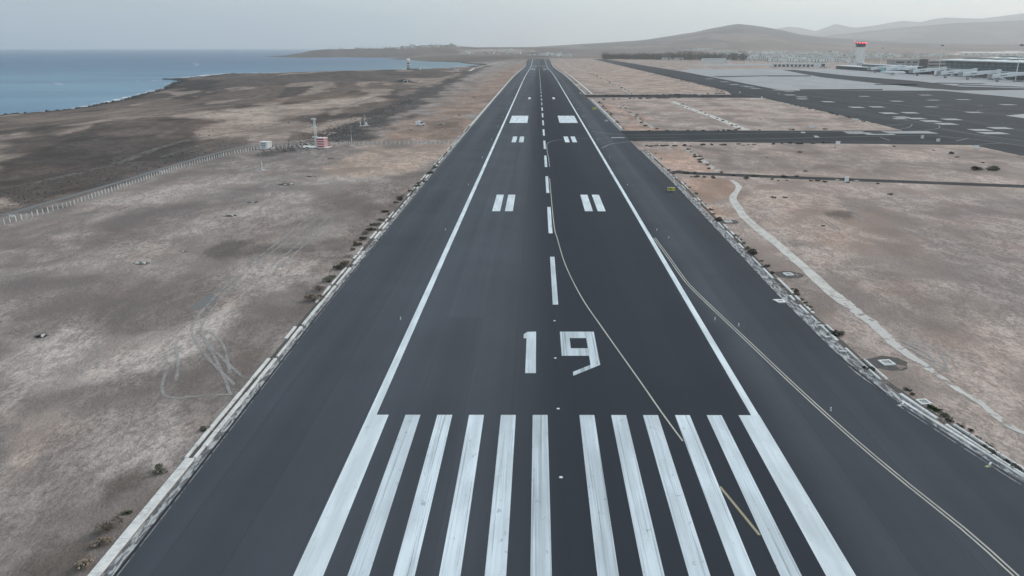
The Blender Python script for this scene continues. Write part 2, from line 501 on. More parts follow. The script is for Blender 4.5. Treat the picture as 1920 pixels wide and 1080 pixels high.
def stripes_mat(name, c1, c2, period, axis=2, offset=0.0):
    m, n, b = new_mat(name)
    tcx = n.nodes.new('ShaderNodeTexCoord'); sx = n.nodes.new('ShaderNodeSeparateXYZ')
    n.links.new(tcx.outputs['Object'], sx.inputs[0])
    t = mathn(n, 'FRACT', mathn(n, 'DIVIDE', mathn(n, 'ADD', sx.outputs[axis], 1000 * period + offset), period))
    s_ = mathn(n, 'GREATER_THAN', t, 0.5)
    n.links.new(mixc(n, s_, tuple(c1), tuple(c2)), b.inputs['Base Color'])
    b.inputs['Roughness'].default_value = 0.6
    return m

def glow_mat(name, c, strength):
    m, n, b = new_mat(name)
    b.inputs['Base Color'].default_value = (*c, 1)
    b.inputs['Emission Color'].default_value = (*c, 1)
    b.inputs['Emission Strength'].default_value = strength
    return m

M = {}
M['ground'] = ground_mat()
M['runway'] = asphalt_mat('runway_asphalt', (0.085, 0.092, 0.108), True)
M['asphalt'] = asphalt_mat('taxiway_asphalt', (0.050, 0.055, 0.064))
M['asphalt_old'] = asphalt_mat('old_asphalt', (0.050, 0.052, 0.055))
M['asphalt_dark'] = asphalt_mat('dark_new_asphalt', (0.036, 0.040, 0.046))
M['concrete'] = mottle_mat('apron_concrete', (0.36, 0.36, 0.37), (0.42, 0.42, 0.43), (0.05, 0.012, 1), 0.35, 0.65)
M['slab'] = mottle_mat('patch_concrete', (0.40, 0.40, 0.40), (0.50, 0.50, 0.49), (0.2, 0.2, 1), 0.3, 0.7)
M['white'] = paint_mat('runway_paint', (0.76, 0.83, 0.88), 0.75, 0.46)
M['white_streaky'] = paint_mat('streaky_paint', (0.72, 0.79, 0.84), 0.75, 0.40)
M['white_new'] = paint_mat('edge_paint', (0.80, 0.86, 0.90), 0.35, 0.52)
M['white_worn'] = paint_mat('worn_paint', (0.50, 0.53, 0.55), 0.9, 0.40)
M['line_yellow'] = paint_mat('yellowed_line_paint', (0.42, 0.37, 0.24), 0.5, 0.45)
M['line'] = paint_mat('guide_line_paint', (0.56, 0.54, 0.48), 0.5, 0.45)
M['line_dim'] = paint_mat('faded_line_paint', (0.34, 0.35, 0.34), 0.6, 0.45)
M['kerb'] = mottle_mat('kerb_concrete', (0.56, 0.545, 0.53), (0.78, 0.76, 0.74), (0.8, 0.4, 0.8), 0.3, 0.6)
M['verge'] = mottle_mat('gravel_verge', (0.13, 0.13, 0.14), (0.50, 0.49, 0.49), (2.2, 0.55, 1), 0.44, 0.58)
M['lip'] = simple('asphalt_lip', (0.035, 0.036, 0.042), 0.9)
M['edge_line'] = broken_mat('sand_line', (0.40, 0.38, 0.37), 0.35, 0.55, 0.6, 0.8)
M['pale'] = mottle_mat('pale_track', (0.52, 0.485, 0.45), (0.68, 0.64, 0.60), (0.5, 0.3, 1), 0.35, 0.6)
M['pale_mid'] = broken_mat('pale_crust_fuller', (0.62, 0.58, 0.545), 0.34, 0.47, 0.55)
M['pale_broken'] = broken_mat('pale_crust', (0.60, 0.56, 0.525), 0.44, 0.54, 0.45)
M['track_dim'] = broken_mat('old_track_soil', (0.31, 0.285, 0.265), 0.36, 0.64, 0.25, 0.55)
M['track'] = broken_mat('tyre_track_soil', (0.46, 0.435, 0.42), 0.20, 0.60, 0.5, 0.66)
M['dark_soil'] = broken_mat('dark_damp_soil', (0.135, 0.125, 0.12), 0.34, 0.52, 0.7, 0.9)
M['puddle'] = simple('dark_fine_soil', (0.200, 0.190, 0.186), 0.9, 0.10)
M['water'] = water_mat()
M['foam'] = broken_mat('sea_foam', (0.86, 0.88, 0.90), 0.44, 0.58, 0.09)
M['rock'] = simple('lava_rock', (0.055, 0.052, 0.052), 0.95, 0.35, 0.6)
M['stone'] = simple('dark_stone', (0.115, 0.108, 0.105), 0.95, 0.35, 0.6)
M['leaf_olive'] = leaf_mat('olive_leaves', (0.110, 0.105, 0.075), (0.24, 0.225, 0.175))
M['leaf_dark'] = leaf_mat('dark_leaves', (0.075, 0.070, 0.058), (0.160, 0.148, 0.122))
M['leaf_dry'] = leaf_mat('dry_twigs', (0.20, 0.150, 0.115), (0.38, 0.31, 0.25))
M['leaf_green'] = leaf_mat('green_leaves', (0.045, 0.075, 0.030), (0.10, 0.14, 0.06))
M['twig'] = simple('twig', (0.10, 0.08, 0.06), 0.9)
M['wall_white'] = simple('white_wall', (0.83, 0.82, 0.80), 0.8, 0.06, 0.4)
M['wall_cream'] = simple('cream_wall', (0.60, 0.55, 0.47), 0.8, 0.08, 0.4)
M['wall_grey'] = simple('grey_wall', (0.38, 0.37, 0.36), 0.8, 0.08, 0.4)
M['wall_dark'] = simple('dark_panel', (0.10, 0.10, 0.11), 0.6, 0.1)
M['roof_tile'] = simple('roof_brown', (0.30, 0.20, 0.15), 0.9, 0.15)
M['roof_pale'] = simple('roof_pale', (0.72, 0.74, 0.73), 0.6, 0.06, 0.1)
M['window'] = simple('window_glass', (0.035, 0.045, 0.055), 0.15, 0.1, spec=0.6)
M['facade'] = simple('green_glass', (0.060, 0.090, 0.095), 0.25, 0.25, 0.15, spec=0.6)
M['facade_frame'] = simple('green_frame', (0.16, 0.20, 0.20), 0.5, 0.1)
M['metal_white'] = simple('white_metal', (0.84, 0.85, 0.86), 0.45, 0.05)
M['metal_grey'] = simple('grey_metal', (0.30, 0.31, 0.32), 0.5, 0.08, metal=0.3)
M['red'] = simple('red_paint', (0.50, 0.045, 0.06), 0.6, 0.1)
M['black'] = simple('black_paint', (0.02, 0.02, 0.022), 0.6, 0.1)
M['dull_yellow'] = simple('dull_yellow', (0.42, 0.40, 0.22), 0.8)
M['yellow'] = simple('sign_yellow', (0.74, 0.66, 0.05), 0.5, 0.05)
M['rubber'] = simple('tyre_rubber', (0.018, 0.018, 0.018), 0.9)
M['teal'] = simple('tail_teal', (0.25, 0.55, 0.55), 0.4)
M['glow_red'] = glow_mat('red_lamp', (1.0, 0.06, 0.12), 3.0)
M['glow_white'] = glow_mat('white_lamp', (1.0, 0.95, 0.9), 4.0)

# ================================================================== ground sheet
def pdist(poly, x, y):
    d = np.full(x.shape, 1e9); inside = np.zeros(x.shape, bool); n = len(poly)
    for i in range(n):
        ax, ay = poly[i]; bx, by = poly[(i + 1) % n]
        ex, ey = bx - ax, by - ay
        t = np.clip(((x - ax) * ex + (y - ay) * ey) / (ex * ex + ey * ey + 1e-9), 0, 1)
        d = np.minimum(d, np.hypot(x - ax - t * ex, y - ay - t * ey))
        if ay != by:
            inside ^= ((ay > y) != (by > y)) & (x < (bx - ax) * (y - ay) / (by - ay) + ax)
    return np.where(inside, d, -d)

def soil_colour(x, y):
    r = np.hypot(x, y)
    n1 = fbm(x / 70, y / 110, 1, 5); n2 = fbm(x / 16, y / 34, 2, 5); n3 = fbm(x / 240, y / 240, 6, 4)
    n4 = fbm(x / 9, y / 16, 8, 5)
    c = np.empty(x.shape + (3,))
    c[...] = (0.305, 0.283, 0.273)
    def put(w, rgb):
        w = np.clip(w, 0, 1)[..., None]
        c[...] = c * (1 - w) + np.array(rgb) * w
    def zone(poly, rgb, soft, op=1.0, wob=None):
        xs = [p[0] for p in poly]; ys = [p[1] for p in poly]; g = soft * 3
        q = (x > min(xs) - g) & (x < max(xs) + g) & (y > min(ys) - g) & (y < max(ys) + g)
        if not q.any(): return
        xx, yy = x[q], y[q]
        d = pdist(poly, xx, yy) + (wob or soft * 2.2) * (fbm(xx / (soft * 1.7), yy / (soft * 2.6), 21, 5) - 0.5) * 2
        w = sstep(-soft * 0.4, soft * 0.6, d) * op
        c[q] = c[q] * (1 - w[:, None]) + np.array(rgb) * w[:, None]
    # left field: grey with pale crust and brown drifts
    put(sstep(0.50, 0.66, n1) * 0.7, (0.385, 0.360, 0.345))
    put(sstep(0.50, 0.64, n2) * 0.45, (0.430, 0.405, 0.390))
    put(sstep(0.54, 0.64, fbm(x / 40, y / 24, 31, 5)) * 0.55, (0.225, 0.207, 0.200))
    # right fields
    right = sstep(36, 42, x)
    put(right, (0.330, 0.285, 0.262))
    put(right * sstep(0.48, 0.62, fbm(x / 60, y / 30, 33, 5)) * 0.6, (0.250, 0.228, 0.218))
    put(right * sstep(0.50, 0.62, fbm(x / 26, y / 26, 34, 5)) * 0.4, (0.385, 0.350, 0.330))
    zone([(41.8, 248.5), (59.6, 242.2), (50.1, 199.9), (41.0, 189.7), (39.3, 209.7)], (0.400, 0.290, 0.235), 6, 0.75)
    zone([(55.3, 219.6), (83.5, 219.7), (65.2, 152.5), (46.8, 120.9), (50.8, 171.9)], (0.360, 0.290, 0.255), 14, 0.6)
    zone([(45.1, 320.5), (60.4, 320.6), (57.5, 257.5), (43.7, 262.2)], (0.390, 0.290, 0.245), 6, 0.8)
    zone([(87.9, 207.5), (130.1, 203.8), (72.8, 110.5), (75.1, 133.3), (74.1, 152.5)], (0.235, 0.215, 0.210), 18, 0.6)
    zone([(43.8, 112.8), (52.4, 105.8), (54.8, 81.0), (46.0, 66.8), (42.9, 85.4)], (0.330, 0.300, 0.285), 8, 0.6)
    zone([(47.8, 582.3), (60.7, 571.2), (58.6, 399.2), (43.5, 388.6)], (0.370, 0.275, 0.230), 7, 0.8)
    zone([(63.7, 326.0), (134.8, 300.8), (154.2, 248.8), (85.5, 254.2), (60.4, 262.3)], (0.225, 0.200, 0.190), 12, 0.6)
    zone([(50.7, 2515.8), (206.1, 2179.1), (173.1, 730.1), (45.6, 696.3)], (0.360, 0.300, 0.265), 30, 0.8)
    zone([(51.1, 156.9), (54.6, 160.7), (50.5, 148.2), (48.7, 147.4)], (0.20, 0.185, 0.18), 5, 0.6)
    zone([(70.7, 189.1), (74.8, 192.4), (79.1, 191.1), (74.7, 185.3), (71.0, 185.9)], (0.15, 0.135, 0.125), 3, 0.8)
    zone([(44.2, 180.3), (71.4, 211.4), (63.2, 214.6), (54.3, 209.7)], (0.27, 0.22, 0.195), 10, 0.5)
    # left field details
    zone([(-65.7, 79.3), (-59.7, 80.7), (-55.6, 75.5), (-54.4, 67.5), (-55.6, 64.6)], (0.480, 0.420, 0.385), 3.0, 0.75)
    zone([(-80.5, 101.1), (-63.5, 105.5), (-50.5, 120.6), (-48.3, 105.5), (-55.5, 90.0), (-60.8, 83.6), (-66.6, 80.7)], (0.450, 0.425, 0.410), 6, 0.85)
    zone([(-52.1, 90.0), (-49.9, 105.5), (-40.3, 90.0), (-41.2, 83.7), (-44.5, 78.1)], (0.230, 0.212, 0.204), 3.5, 0.8)
    zone([(-51.2, 68.6), (-45.8, 80.8), (-39.7, 76.8), (-40.2, 68.6), (-40.8, 59.2)], (0.400, 0.375, 0.360), 3, 0.6)
    zone([(-43.5, 50.5), (-44.7, 60.1), (-43.0, 66.5), (-40.6, 54.6), (-40.9, 50.5)], (0.165, 0.143, 0.130), 2.5, 0.75)
    zone([(-52.8, 152.2), (-45.0, 189.4), (-41.7, 228.3), (-39.1, 161.4), (-40.1, 110.2), (-40.9, 91.7), (-42.3, 90.0), (-43.3, 120.6)], (0.215, 0.192, 0.178), 4.5, 0.8)
    zone([(-71.9, 140.1), (-55.9, 148.0), (-43.9, 156.7), (-42.4, 146.0), (-57.4, 140.1)], (0.330, 0.305, 0.290), 4, 0.5)
    zone([(-76.2, 152.1), (-66.5, 158.9), (-44.5, 154.4), (-51.8, 148.8), (-67.9, 145.5)], (0.155, 0.143, 0.138), 5, 0.7)
    zone([(-118.2, 156.5), (-107.9, 166.2), (-101.9, 203.2), (-81.9, 248.2), (-82.7, 211.0), (-88.5, 166.2), (-102.2, 132.9)], (0.262, 0.247, 0.242), 12, 0.7)
    zone([(-128.4, 171.4), (-122.2, 186.0), (-120.4, 232.8), (-120.3, 199.5), (-117.6, 166.1)], (0.320, 0.300, 0.285), 6, 0.6)
    zone([(-112.7, 166.2), (-112.4, 182.9), (-113.0, 192.6), (-110.4, 181.7), (-109.1, 166.2)], (0.440, 0.415, 0.395), 4, 0.7)
    zone([(-92.2, 232.8), (-85.1, 285.4), (-84.8, 316.7), (-114.6, 300.2), (-114.2, 253.7)], (0.262, 0.247, 0.242), 10, 0.7)
    zone([(-78.7, 237.8), (-79.6, 265.6), (-78.9, 292.7), (-73.0, 323.8), (-40.1, 335.1), (-41.5, 262.0), (-54.1, 250.5), (-67.3, 246.1)], (0.430, 0.360, 0.310), 6, 0.85)
    zone([(-56.8, 237.8), (-40.2, 252.7), (-40.0, 228.3), (-45.0, 189.4), (-52.7, 177.2), (-60.5, 196.1)], (0.215, 0.195, 0.185), 9, 0.7)
    zone([(-60.5, 196.1), (-50.2, 207.1), (-44.2, 215.1), (-46.3, 183.1), (-52.3, 166.3)], (0.340, 0.315, 0.300), 7, 0.6)
    zone([(-81.1, 351.1), (-75.1, 555.1), (-68.0, 876.5), (-91.8, 2696.9), (-46.8, 2747.2), (-36.0, 611.6), (-40.9, 342.9)], (0.345, 0.262, 0.218), 14, 0.85)
    zone([(-76.7, 366.5), (-81.3, 720.8), (-98.5, 1789.5), (-63.7, 817.8), (-61.6, 404.3)], (0.300, 0.262, 0.238), 12, 0.6)
    zone([(-59.7, 355.4), (-52.4, 450.5), (-43.1, 450.5), (-43.3, 342.9)], (0.225, 0.190, 0.168), 8, 0.7)
    # beyond the fence: lava plain running down to the sea
    wildz = [(-138.6, 186.3), (-132.1, 232.9), (-130.2, 297.2), (-130.7, 338.8), (-110.6, 351.0), (-87.0, 366.5), (-102.6, 581.9), (-113.9, 1025.5), (-134.9, 1788.1), (-150, 2600), (-200, 2900),
             (-900, 2700), (-1200, 2000), (-1200, 600), (-700, 100), (-170, 100)]
    zone(wildz, (0.178, 0.152, 0.138), 8, 1.0, 6)
    wz = sstep(0, 10, pdist(wildz, x, y))
    put(wz * sstep(0.49, 0.57, fbm((x + y * 0.25) / 45, (y - x * 0.25) / 150, 51, 5)) * 0.85, (0.096, 0.086, 0.082))
    put(wz * sstep(0.53, 0.60, fbm((x + y * 0.25) / 30, (y - x * 0.25) / 110, 52, 5)) * 0.85, (0.370, 0.320, 0.285))
    zone([(-311.7, 439.3), (-299.4, 449.0), (-224.4, 378.4), (-170.8, 353.6), (-153.5, 331.2), (-159.9, 285.7), (-185.9, 285.3), (-217.7, 302.4)], (0.098, 0.090, 0.088), 18, 0.85)
    zone([(-444.4, 630.4), (-400.3, 660.6), (-413.8, 795.6), (-433.4, 882.3), (-234.3, 569.3), (-227.4, 484.6), (-261.7, 460.9), (-344.2, 486.0)], (0.240, 0.205, 0.182), 14, 0.7)
    zone([(-236.4, 475.3), (-210.6, 510.1), (-203.9, 550.7), (-194.7, 620.7), (-155.8, 698.7), (-132.8, 611.2), (-137.9, 530.0), (-146.2, 460.6), (-160.8, 406.0), (-188.4, 438.7)], (0.430, 0.375, 0.335), 16, 0.9)
    zone([(-233.0, 597.0), (-230.7, 738.8), (-161.9, 751.1), (-151.7, 679.6), (-194.7, 620.7)], (0.200, 0.160, 0.132), 9, 0.7)
    zone([(-662.4, 1443.2), (-649.1, 1636.9), (-443.6, 1441.0), (-256.9, 1501.2), (-226.5, 2213.6), (-148.6, 1268.6), (-182.0, 975.8), (-322.2, 1040.5), (-435.8, 1072.8), (-513.3, 1130.2)], (0.120, 0.110, 0.106), 22, 0.85)
    zone([(-134.8, 1024.3), (-120.1, 1338.7), (-106.9, 1025.6), (-119.9, 958.9)], (0.36, 0.32, 0.29), 16, 0.8)
    zone([(-140.5, 746.8), (-132.7, 1065.0), (-118.2, 1065.1), (-119.7, 817.6), (-119.1, 680.2)], (0.32, 0.28, 0.25), 14, 0.6)
    # belt of dark stone beside the old stream bed
    zone([(-110.3, 300.2), (-103.2, 351.0), (-105.6, 450.3), (-115.4, 658.0), (-131.3, 1268.4), (-145.8, 1935.8), (-122.6, 1716.4), (-103.4, 989.9), (-89.7, 576.3), (-85.2, 409.9), (-88.5, 351.1)], (0.095, 0.094, 0.096), 9, 0.9)
    zone([(-141.8, 191.0), (-137.2, 233.2), (-135.8, 300.4), (-132.7, 351.0), (-130.7, 338.8), (-127.4, 285.3), (-131.6, 231.9), (-136.4, 183.1)], (0.130, 0.126, 0.124), 5, 0.85)
    zone([(-143.6, 227.0), (-142.3, 291.5), (-142.7, 339.0), (-151.1, 325.8), (-154.3, 275.2)], (0.115, 0.110, 0.108), 8, 0.7)
    # shore lava
    d = shore(x, y)
    put((1 - sstep(8, 34, d + 30 * (n2 - 0.5))) * sstep(300, 500, r), (0.052, 0.050, 0.050))
    zone([(-718.4, 1489.9), (-675.5, 1483.4), (-556.6, 1376.6), (-438.3, 1042.8), (-463.0, 1017.5), (-495.6, 1034.6)], (0.060, 0.057, 0.057), 20, 0.9)
    # beyond the far end: scrub plain and slopes
    far = sstep(2300, 3000, r) * (1 - sstep(-600, -300, -np.abs(x)) * (1 - sstep(2900, 3300, r)))
    put(far, (0.175, 0.150, 0.138))
    put(far * sstep(0.48, 0.62, fbm(x / 400, y / 500, 61, 5)) * 0.6, (0.125, 0.112, 0.108))
    put(far * sstep(0.52, 0.66, fbm(x / 300, y / 700, 62, 5)) * 0.5, (0.255, 0.222, 0.200))
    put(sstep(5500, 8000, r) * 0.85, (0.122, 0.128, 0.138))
    put(sstep(3500, 6000, r) * sstep(0.50, 0.60, fbm(x / 260 + y / 900, y / 1500, 63, 5)) * 0.5, (0.095, 0.088, 0.084))
    put(sstep(3500, 5000, r) * sstep(0.56, 0.66, fbm(x / 420, y / 900, 64, 5)) * 0.5, (0.27, 0.235, 0.21))
    zone([(-583.2, 5421.2), (-396.3, 5629.0), (-73.8, 5653.0), (-70.9, 5415.5), (-395.2, 5348.5), (-543.4, 5386.7)], (0.40, 0.37, 0.33), 60, 0.85)
    zone([(2145.4, 4124.5), (2811.6, 4578.4), (2924.3, 4765.1), (2573.6, 4827.3)], (0.60, 0.58, 0.57), 30, 0.9)
    zone([(784.4, 2106.8), (1400.8, 2761.4), (2266.0, 3685.6), (1864.5, 3030.9), (922.0, 1973.6)], (0.27, 0.24, 0.22), 40, 0.8)
    near = (1.02 + 0.26 * sstep(30, 50, x)) - 0.08 * sstep(250, 1200, r)
    return np.clip(c * (0.92 + 0.16 * n4)[..., None] * near[..., None] * np.array([1.105, 1.0, 0.955]), 0.02, 0.9)

NA, NR, ROW_HILLS = 620, 470, None
azs = np.linspace(R(-54), R(56), NA)
rs = np.concatenate([np.geomspace(9, 40, 12)[:-1], np.geomspace(40, 26000, NR)])
AA, RR = np.meshgrid(azs, rs)
GX = -2.9 + RR * np.sin(AA); GY = RR * np.cos(AA)
GZ = H(GX.ravel(), GY.ravel()).reshape(GX.shape)
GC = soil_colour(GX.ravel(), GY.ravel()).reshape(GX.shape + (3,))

def sheet(name, i0, i1, mat, kind='structure'):
    X, Y, Z, Cc = GX[i0:i1], GY[i0:i1], GZ[i0:i1], GC[i0:i1]
    nr, na = X.shape
    vs = np.stack([X, Y, Z], -1).reshape(-1, 3)
    idx = np.arange(nr * na).reshape(nr, na)
    q = np.stack([idx[:-1, :-1], idx[:-1, 1:], idx[1:, 1:], idx[1:, :-1]], -1).reshape(-1, 4)[:, ::-1]
    keep = (Z.reshape(-1)[q] > -30).any(1)
    q = q[keep]
    me = bpy.data.meshes.new(name)
    me.vertices.add(len(vs)); me.vertices.foreach_set('co', vs.ravel())
    me.loops.add(len(q) * 4); me.loops.foreach_set('vertex_index', q.ravel())
    me.polygons.add(len(q)); me.polygons.foreach_set('loop_start', np.arange(0, len(q) * 4, 4))
    me.update(calc_edges=True)
    me.polygons.foreach_set('use_smooth', np.ones(len(q), bool))
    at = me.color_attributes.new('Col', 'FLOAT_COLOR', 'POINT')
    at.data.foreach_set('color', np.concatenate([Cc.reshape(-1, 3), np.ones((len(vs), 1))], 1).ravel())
    me.materials.append(mat)
    me.validate()
    o = bpy.data.objects.new(name, me); col.objects.link(o)
    tag(o, kind=kind)
    return o
split = int(np.argmax(rs > 6600))
ground = sheet('ground', 0, split + 1, M['ground'])
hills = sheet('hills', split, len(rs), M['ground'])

def sea_sheet():
    mb = MB()
    ang = [R(-75) + R(150) * k / 60 for k in range(61)]
    rr = [60, 300, 800, 1600, 3000, 6000, 12000, 25000, 40000]
    for r_ in rr:
        for a in ang: mb.v.append((r_ * math.sin(a), r_ * math.cos(a), -18.0))
    for i in range(len(rr) - 1):
        for k in range(60):
            a = i * 61 + k
            mb.f.append((a, a + 1, a + 62, a + 61)[::-1]); mb.m.append(0)
    return tag(mb.build('sea', M['water'], smooth=True), kind='structure')
sea_sheet()

# ================================================================== paved surfaces
def zf(x, y):
    """level of the made ground on the airfield"""
    t = min(max((x - 60) / 110.0, 0), 1); t = t * t * (3 - 2 * t)
    return float(prof(np.array([y]))[0]) * (1 - t)

def area(name, rows, zoff, mat, parent=None, skirt=0.0):
    """strip of ground: rows of (y, x_left, x_right), laid at zoff above the made ground"""
    mb = MB()
    k = 5
    for (y, a, b) in rows:
        for i in range(k):
            x = a + (b - a) * i / (k - 1)
            mb.v.append((x, y, zf(x, y) + zoff))
    for j in range(len(rows) - 1):
        for i in range(k - 1):
            a = j * k + i
            mb.f.append((a, a + 1, a + k + 1, a + k)); mb.m.append(0)
    if skirt:
        for j in range(len(rows) - 1):
            for i, flip in ((0, False), (k - 1, True)):
                a = mb.v[j * k + i]; b = mb.v[(j + 1) * k + i]
                q = [a, b, (b[0], b[1], b[2] - skirt), (a[0], a[1], a[2] - skirt)]
                mb.add(q if flip else q[::-1], [(0, 1, 2, 3)])
    return mb.build(name, mat, parent)

def poly(name, pts, zoff, mat, parent=None, thick=0.0):
    """flat-ish polygon on the made ground"""
    mb = MB()
    vs = [(p[0], p[1], zf(p[0], p[1]) + zoff) for p in pts]
    a2 = sum(vs[i][0] * vs[(i + 1) % len(vs)][1] - vs[(i + 1) % len(vs)][0] * vs[i][1] for i in range(len(vs)))
    if a2 < 0: vs = vs[::-1]
    n = len(vs)
    if thick:
        mb.add(vs + [(v[0], v[1], v[2] - thick) for v in vs], [tuple(range(n))] + [(n + k, n + (k + 1) % n, (k + 1) % n, k) for k in range(n)])
    else:
        mb.add(vs, [tuple(range(n))])
    return mb.build(name, mat, parent)

def smooth_path(pts, step):
    """Catmull-Rom through the points"""
    P_ = [Vector((p[0], p[1])) for p in pts]
    P_ = [P_[0] * 2 - P_[1]] + P_ + [P_[-1] * 2 - P_[-2]]
    out_ = []
    for i in range(1, len(P_) - 2):
        p0, p1, p2, p3 = P_[i - 1:i + 3]
        n = max(2, int((p2 - p1).length / step))
        for k in range(n):
            t = k / n
            out_.append(0.5 * ((2 * p1) + (p2 - p0) * t + (2 * p0 - 5 * p1 + 4 * p2 - p3) * t * t + (3 * p1 - p0 - 3 * p2 + p3) * t ** 3))
    out_.append(P_[-2])
    return out_

def ribbon(name, pts, width, zoff, mat, parent=None, step=4.0, smooth=True, wob=0.0, level=None, wfun=None, thick=0.0):
    pp = smooth_path(pts, step) if smooth else [Vector(p) for p in pts]
    mb = MB(); n = len(pp)
    for i, p in enumerate(pp):
        t = (pp[min(i + 1, n - 1)] - pp[max(i - 1, 0)]).normalized()
        nrm = Vector((-t.y, t.x))
        w = (wfun(i / (n - 1)) if wfun else width) / 2
        for s in (1, -1):
            q = p + nrm * s * (w * (1 + random.uniform(-wob, wob)))
            mb.v.append((q.x, q.y, zoff + (0 if level else zf(q.x, q.y))))
    if level:
        zz = level(np.array([v[0] for v in mb.v]), np.array([v[1] for v in mb.v]))
        mb.v = [(v[0], v[1], v[2] + float(z_)) for v, z_ in zip(mb.v, zz)]
    for i in range(n - 1):
        a = 2 * i
        mb.f.append((a, a + 1, a + 3, a + 2)); mb.m.append(0)
    if thick:
        b = len(mb.v)
        mb.v += [(v[0], v[1], v[2] - thick) for v in mb.v[:b]]
        for i in range(n - 1):
            for s, (u, v_) in enumerate(((2 * i, 2 * i + 2), (2 * i + 3, 2 * i + 1))):
                mb.f.append((u, v_, b + v_, b + u)); mb.m.append(0)
    return mb.build(name, mat, parent)

def quad(name, x0, x1, y0, y1, zoff, mat, parent):
    n = max(1, int((y1 - y0) / 25))
    rows = [(y0 + (y1 - y0) * k / n, x0, x1) for k in range(n + 1)]
    mb = MB()
    for (y, a, b) in rows:
        mb.v += [(a, y, zf(a, y) + zoff), (b, y, zf(b, y) + zoff)]
    for j in range(n):
        a = 2 * j
        mb.f.append((a, a + 1, a + 3, a + 2)); mb.m.append(0)
    return mb.build(name, mat, parent)

Z_PAVE, Z_MARK, Z_MARK2 = 0.12, 0.126, 0.131

# ---- runway
def right_edge(y):
    return float(np.interp(y, [20, 45, 55, 64, 81, 90, 117, 160, 233, 330, 3000], [58, 52, 48, 44.3, 40.2, 38.4, 37.9, 38.3, 39.2, 38.9, 38.5]))
def left_edge(y):
    return -float(np.interp(y, [20, 50, 110, 250, 3000], [36.2, 36.6, 37.5, 37.9, 38.2]))
ys = list(range(20, 130, 5)) + list(range(130, 1000, 20)) + list(range(1000, 3001, 20))
runway = area('runway', [(y, left_edge(y), right_edge(y)) for y in ys], Z_PAVE, M['runway'], skirt=0.16)
tag(runway, kind='structure')

T0, T1 = 46.5, 78.2
for k in range(6):
    for s in (-1, 1):
        a = 1.85 + k * 3.66
        if k == 5:
            x0, x1 = (a, 22.55)
        else:
            x0, x1 = (a, a + 1.72)
        x0, x1 = (x0 + 0.05, x1 + 0.05) if s > 0 else (-x1 + 0.1, -x0 + 0.1)
        quad('threshold_stripe', x0, x1, T0, T1, Z_MARK, M['white_streaky'] if k == 0 else (M['white'] if k < 5 else M['white_new']), runway)
for s in (-1, 1):
    x0, x1 = (21.65, 22.55) if s > 0 else (-22.45, -21.45)
    quad('side_stripe', x0, x1, T1, 2965, Z_MARK, M['white_new'], runway)
y = 117.3
while y < 2080:
    quad('centreline_dash', -0.42, 0.48, y, y + 29.8, Z_MARK, M['white'] if y < 520 else M['white_worn'], runway)
    y += 50.0
for (y, wmat) in ((2240, 'white'),):
    while y < 2940:
        quad('centreline_dash', -0.45, 0.45, y, y + 30, Z_MARK, M['white_worn'], runway); y += 50
for (y0, y1) in ((191.6, 214.6), (340.5, 363.5)):
    for s in (-1, 1):
        for a in (9.3, 12.6):
            x0, x1 = (a, a + 2.05) if s > 0 else (-a - 2.1, -a - 0.05)
            quad('touchdown_bar', x0, x1, y0, y1, Z_MARK, M['white_new'], runway)
for s in (-1, 1):
    x0, x1 = (9.3, 19.6) if s > 0 else (-19.0, -8.8)
    quad('aiming_point_block', x0, x1, 431.5, 478, Z_MARK, M['white_new'], runway)
    for yy in (637, 1660):
        x0, x1 = (9.3, 11.3) if s > 0 else (-10.9, -8.9)
        quad('touchdown_bar', x0, x1, yy, yy + 23, Z_MARK, M['white_new'], runway)
    x0, x1 = (9.3, 19.3)
    quad('aiming_point_block', min(s * x0, s * x1), max(s * x0, s * x1), 1800, 1850, Z_MARK, M['white'], runway)
    for a in (9.3, 12.6):
        quad('touchdown_bar', min(s * a, s * (a + 2)), max(s * a, s * (a + 2)), 2050, 2073, Z_MARK, M['white_worn'], runway)
    for k in range(6):
        a = 1.85 + k * 3.6
        quad('threshold_stripe', min(s * a, s * (a + 1.8)), max(s * a, s * (a + 1.8)), 2195, 2228, Z_MARK, M['white'], runway)
quad('threshold_bar', -22.4, 22.4, 2962, 2968, Z_MARK2, M['white'], runway)
# numerals 1 and 9
poly('digit_one', [(-4.95, 103.9), (-4.45, 104.8), (-3.15, 104.9), (-3.13, 89.9), (-4.52, 89.9), (-4.52, 102.2), (-4.95, 102.2)], Z_MARK, M['white'], runway)
nine = MB()
def nq(*p):
    nine.add([(q[0], q[1], Z_MARK) for q in p], [tuple(range(len(p)))])
nq((0.40, 104.9), (0.40, 95.7), (1.75, 98.4), (1.75, 102.3))
nq((0.40, 104.9), (1.75, 102.3), (4.15, 102.3), (5.45, 104.9))
nq((0.40, 95.7), (4.15, 95.7), (4.15, 98.4), (1.75, 98.4))
nq((4.15, 102.3), (4.15, 95.7), (4.15, 92.6), (5.45, 92.6), (5.45, 104.9))
nq((1.70, 89.1), (5.45, 92.6), (4.15, 92.6), (1.70, 90.3))
nine.build('digit_nine', M['white_streaky'], runway)
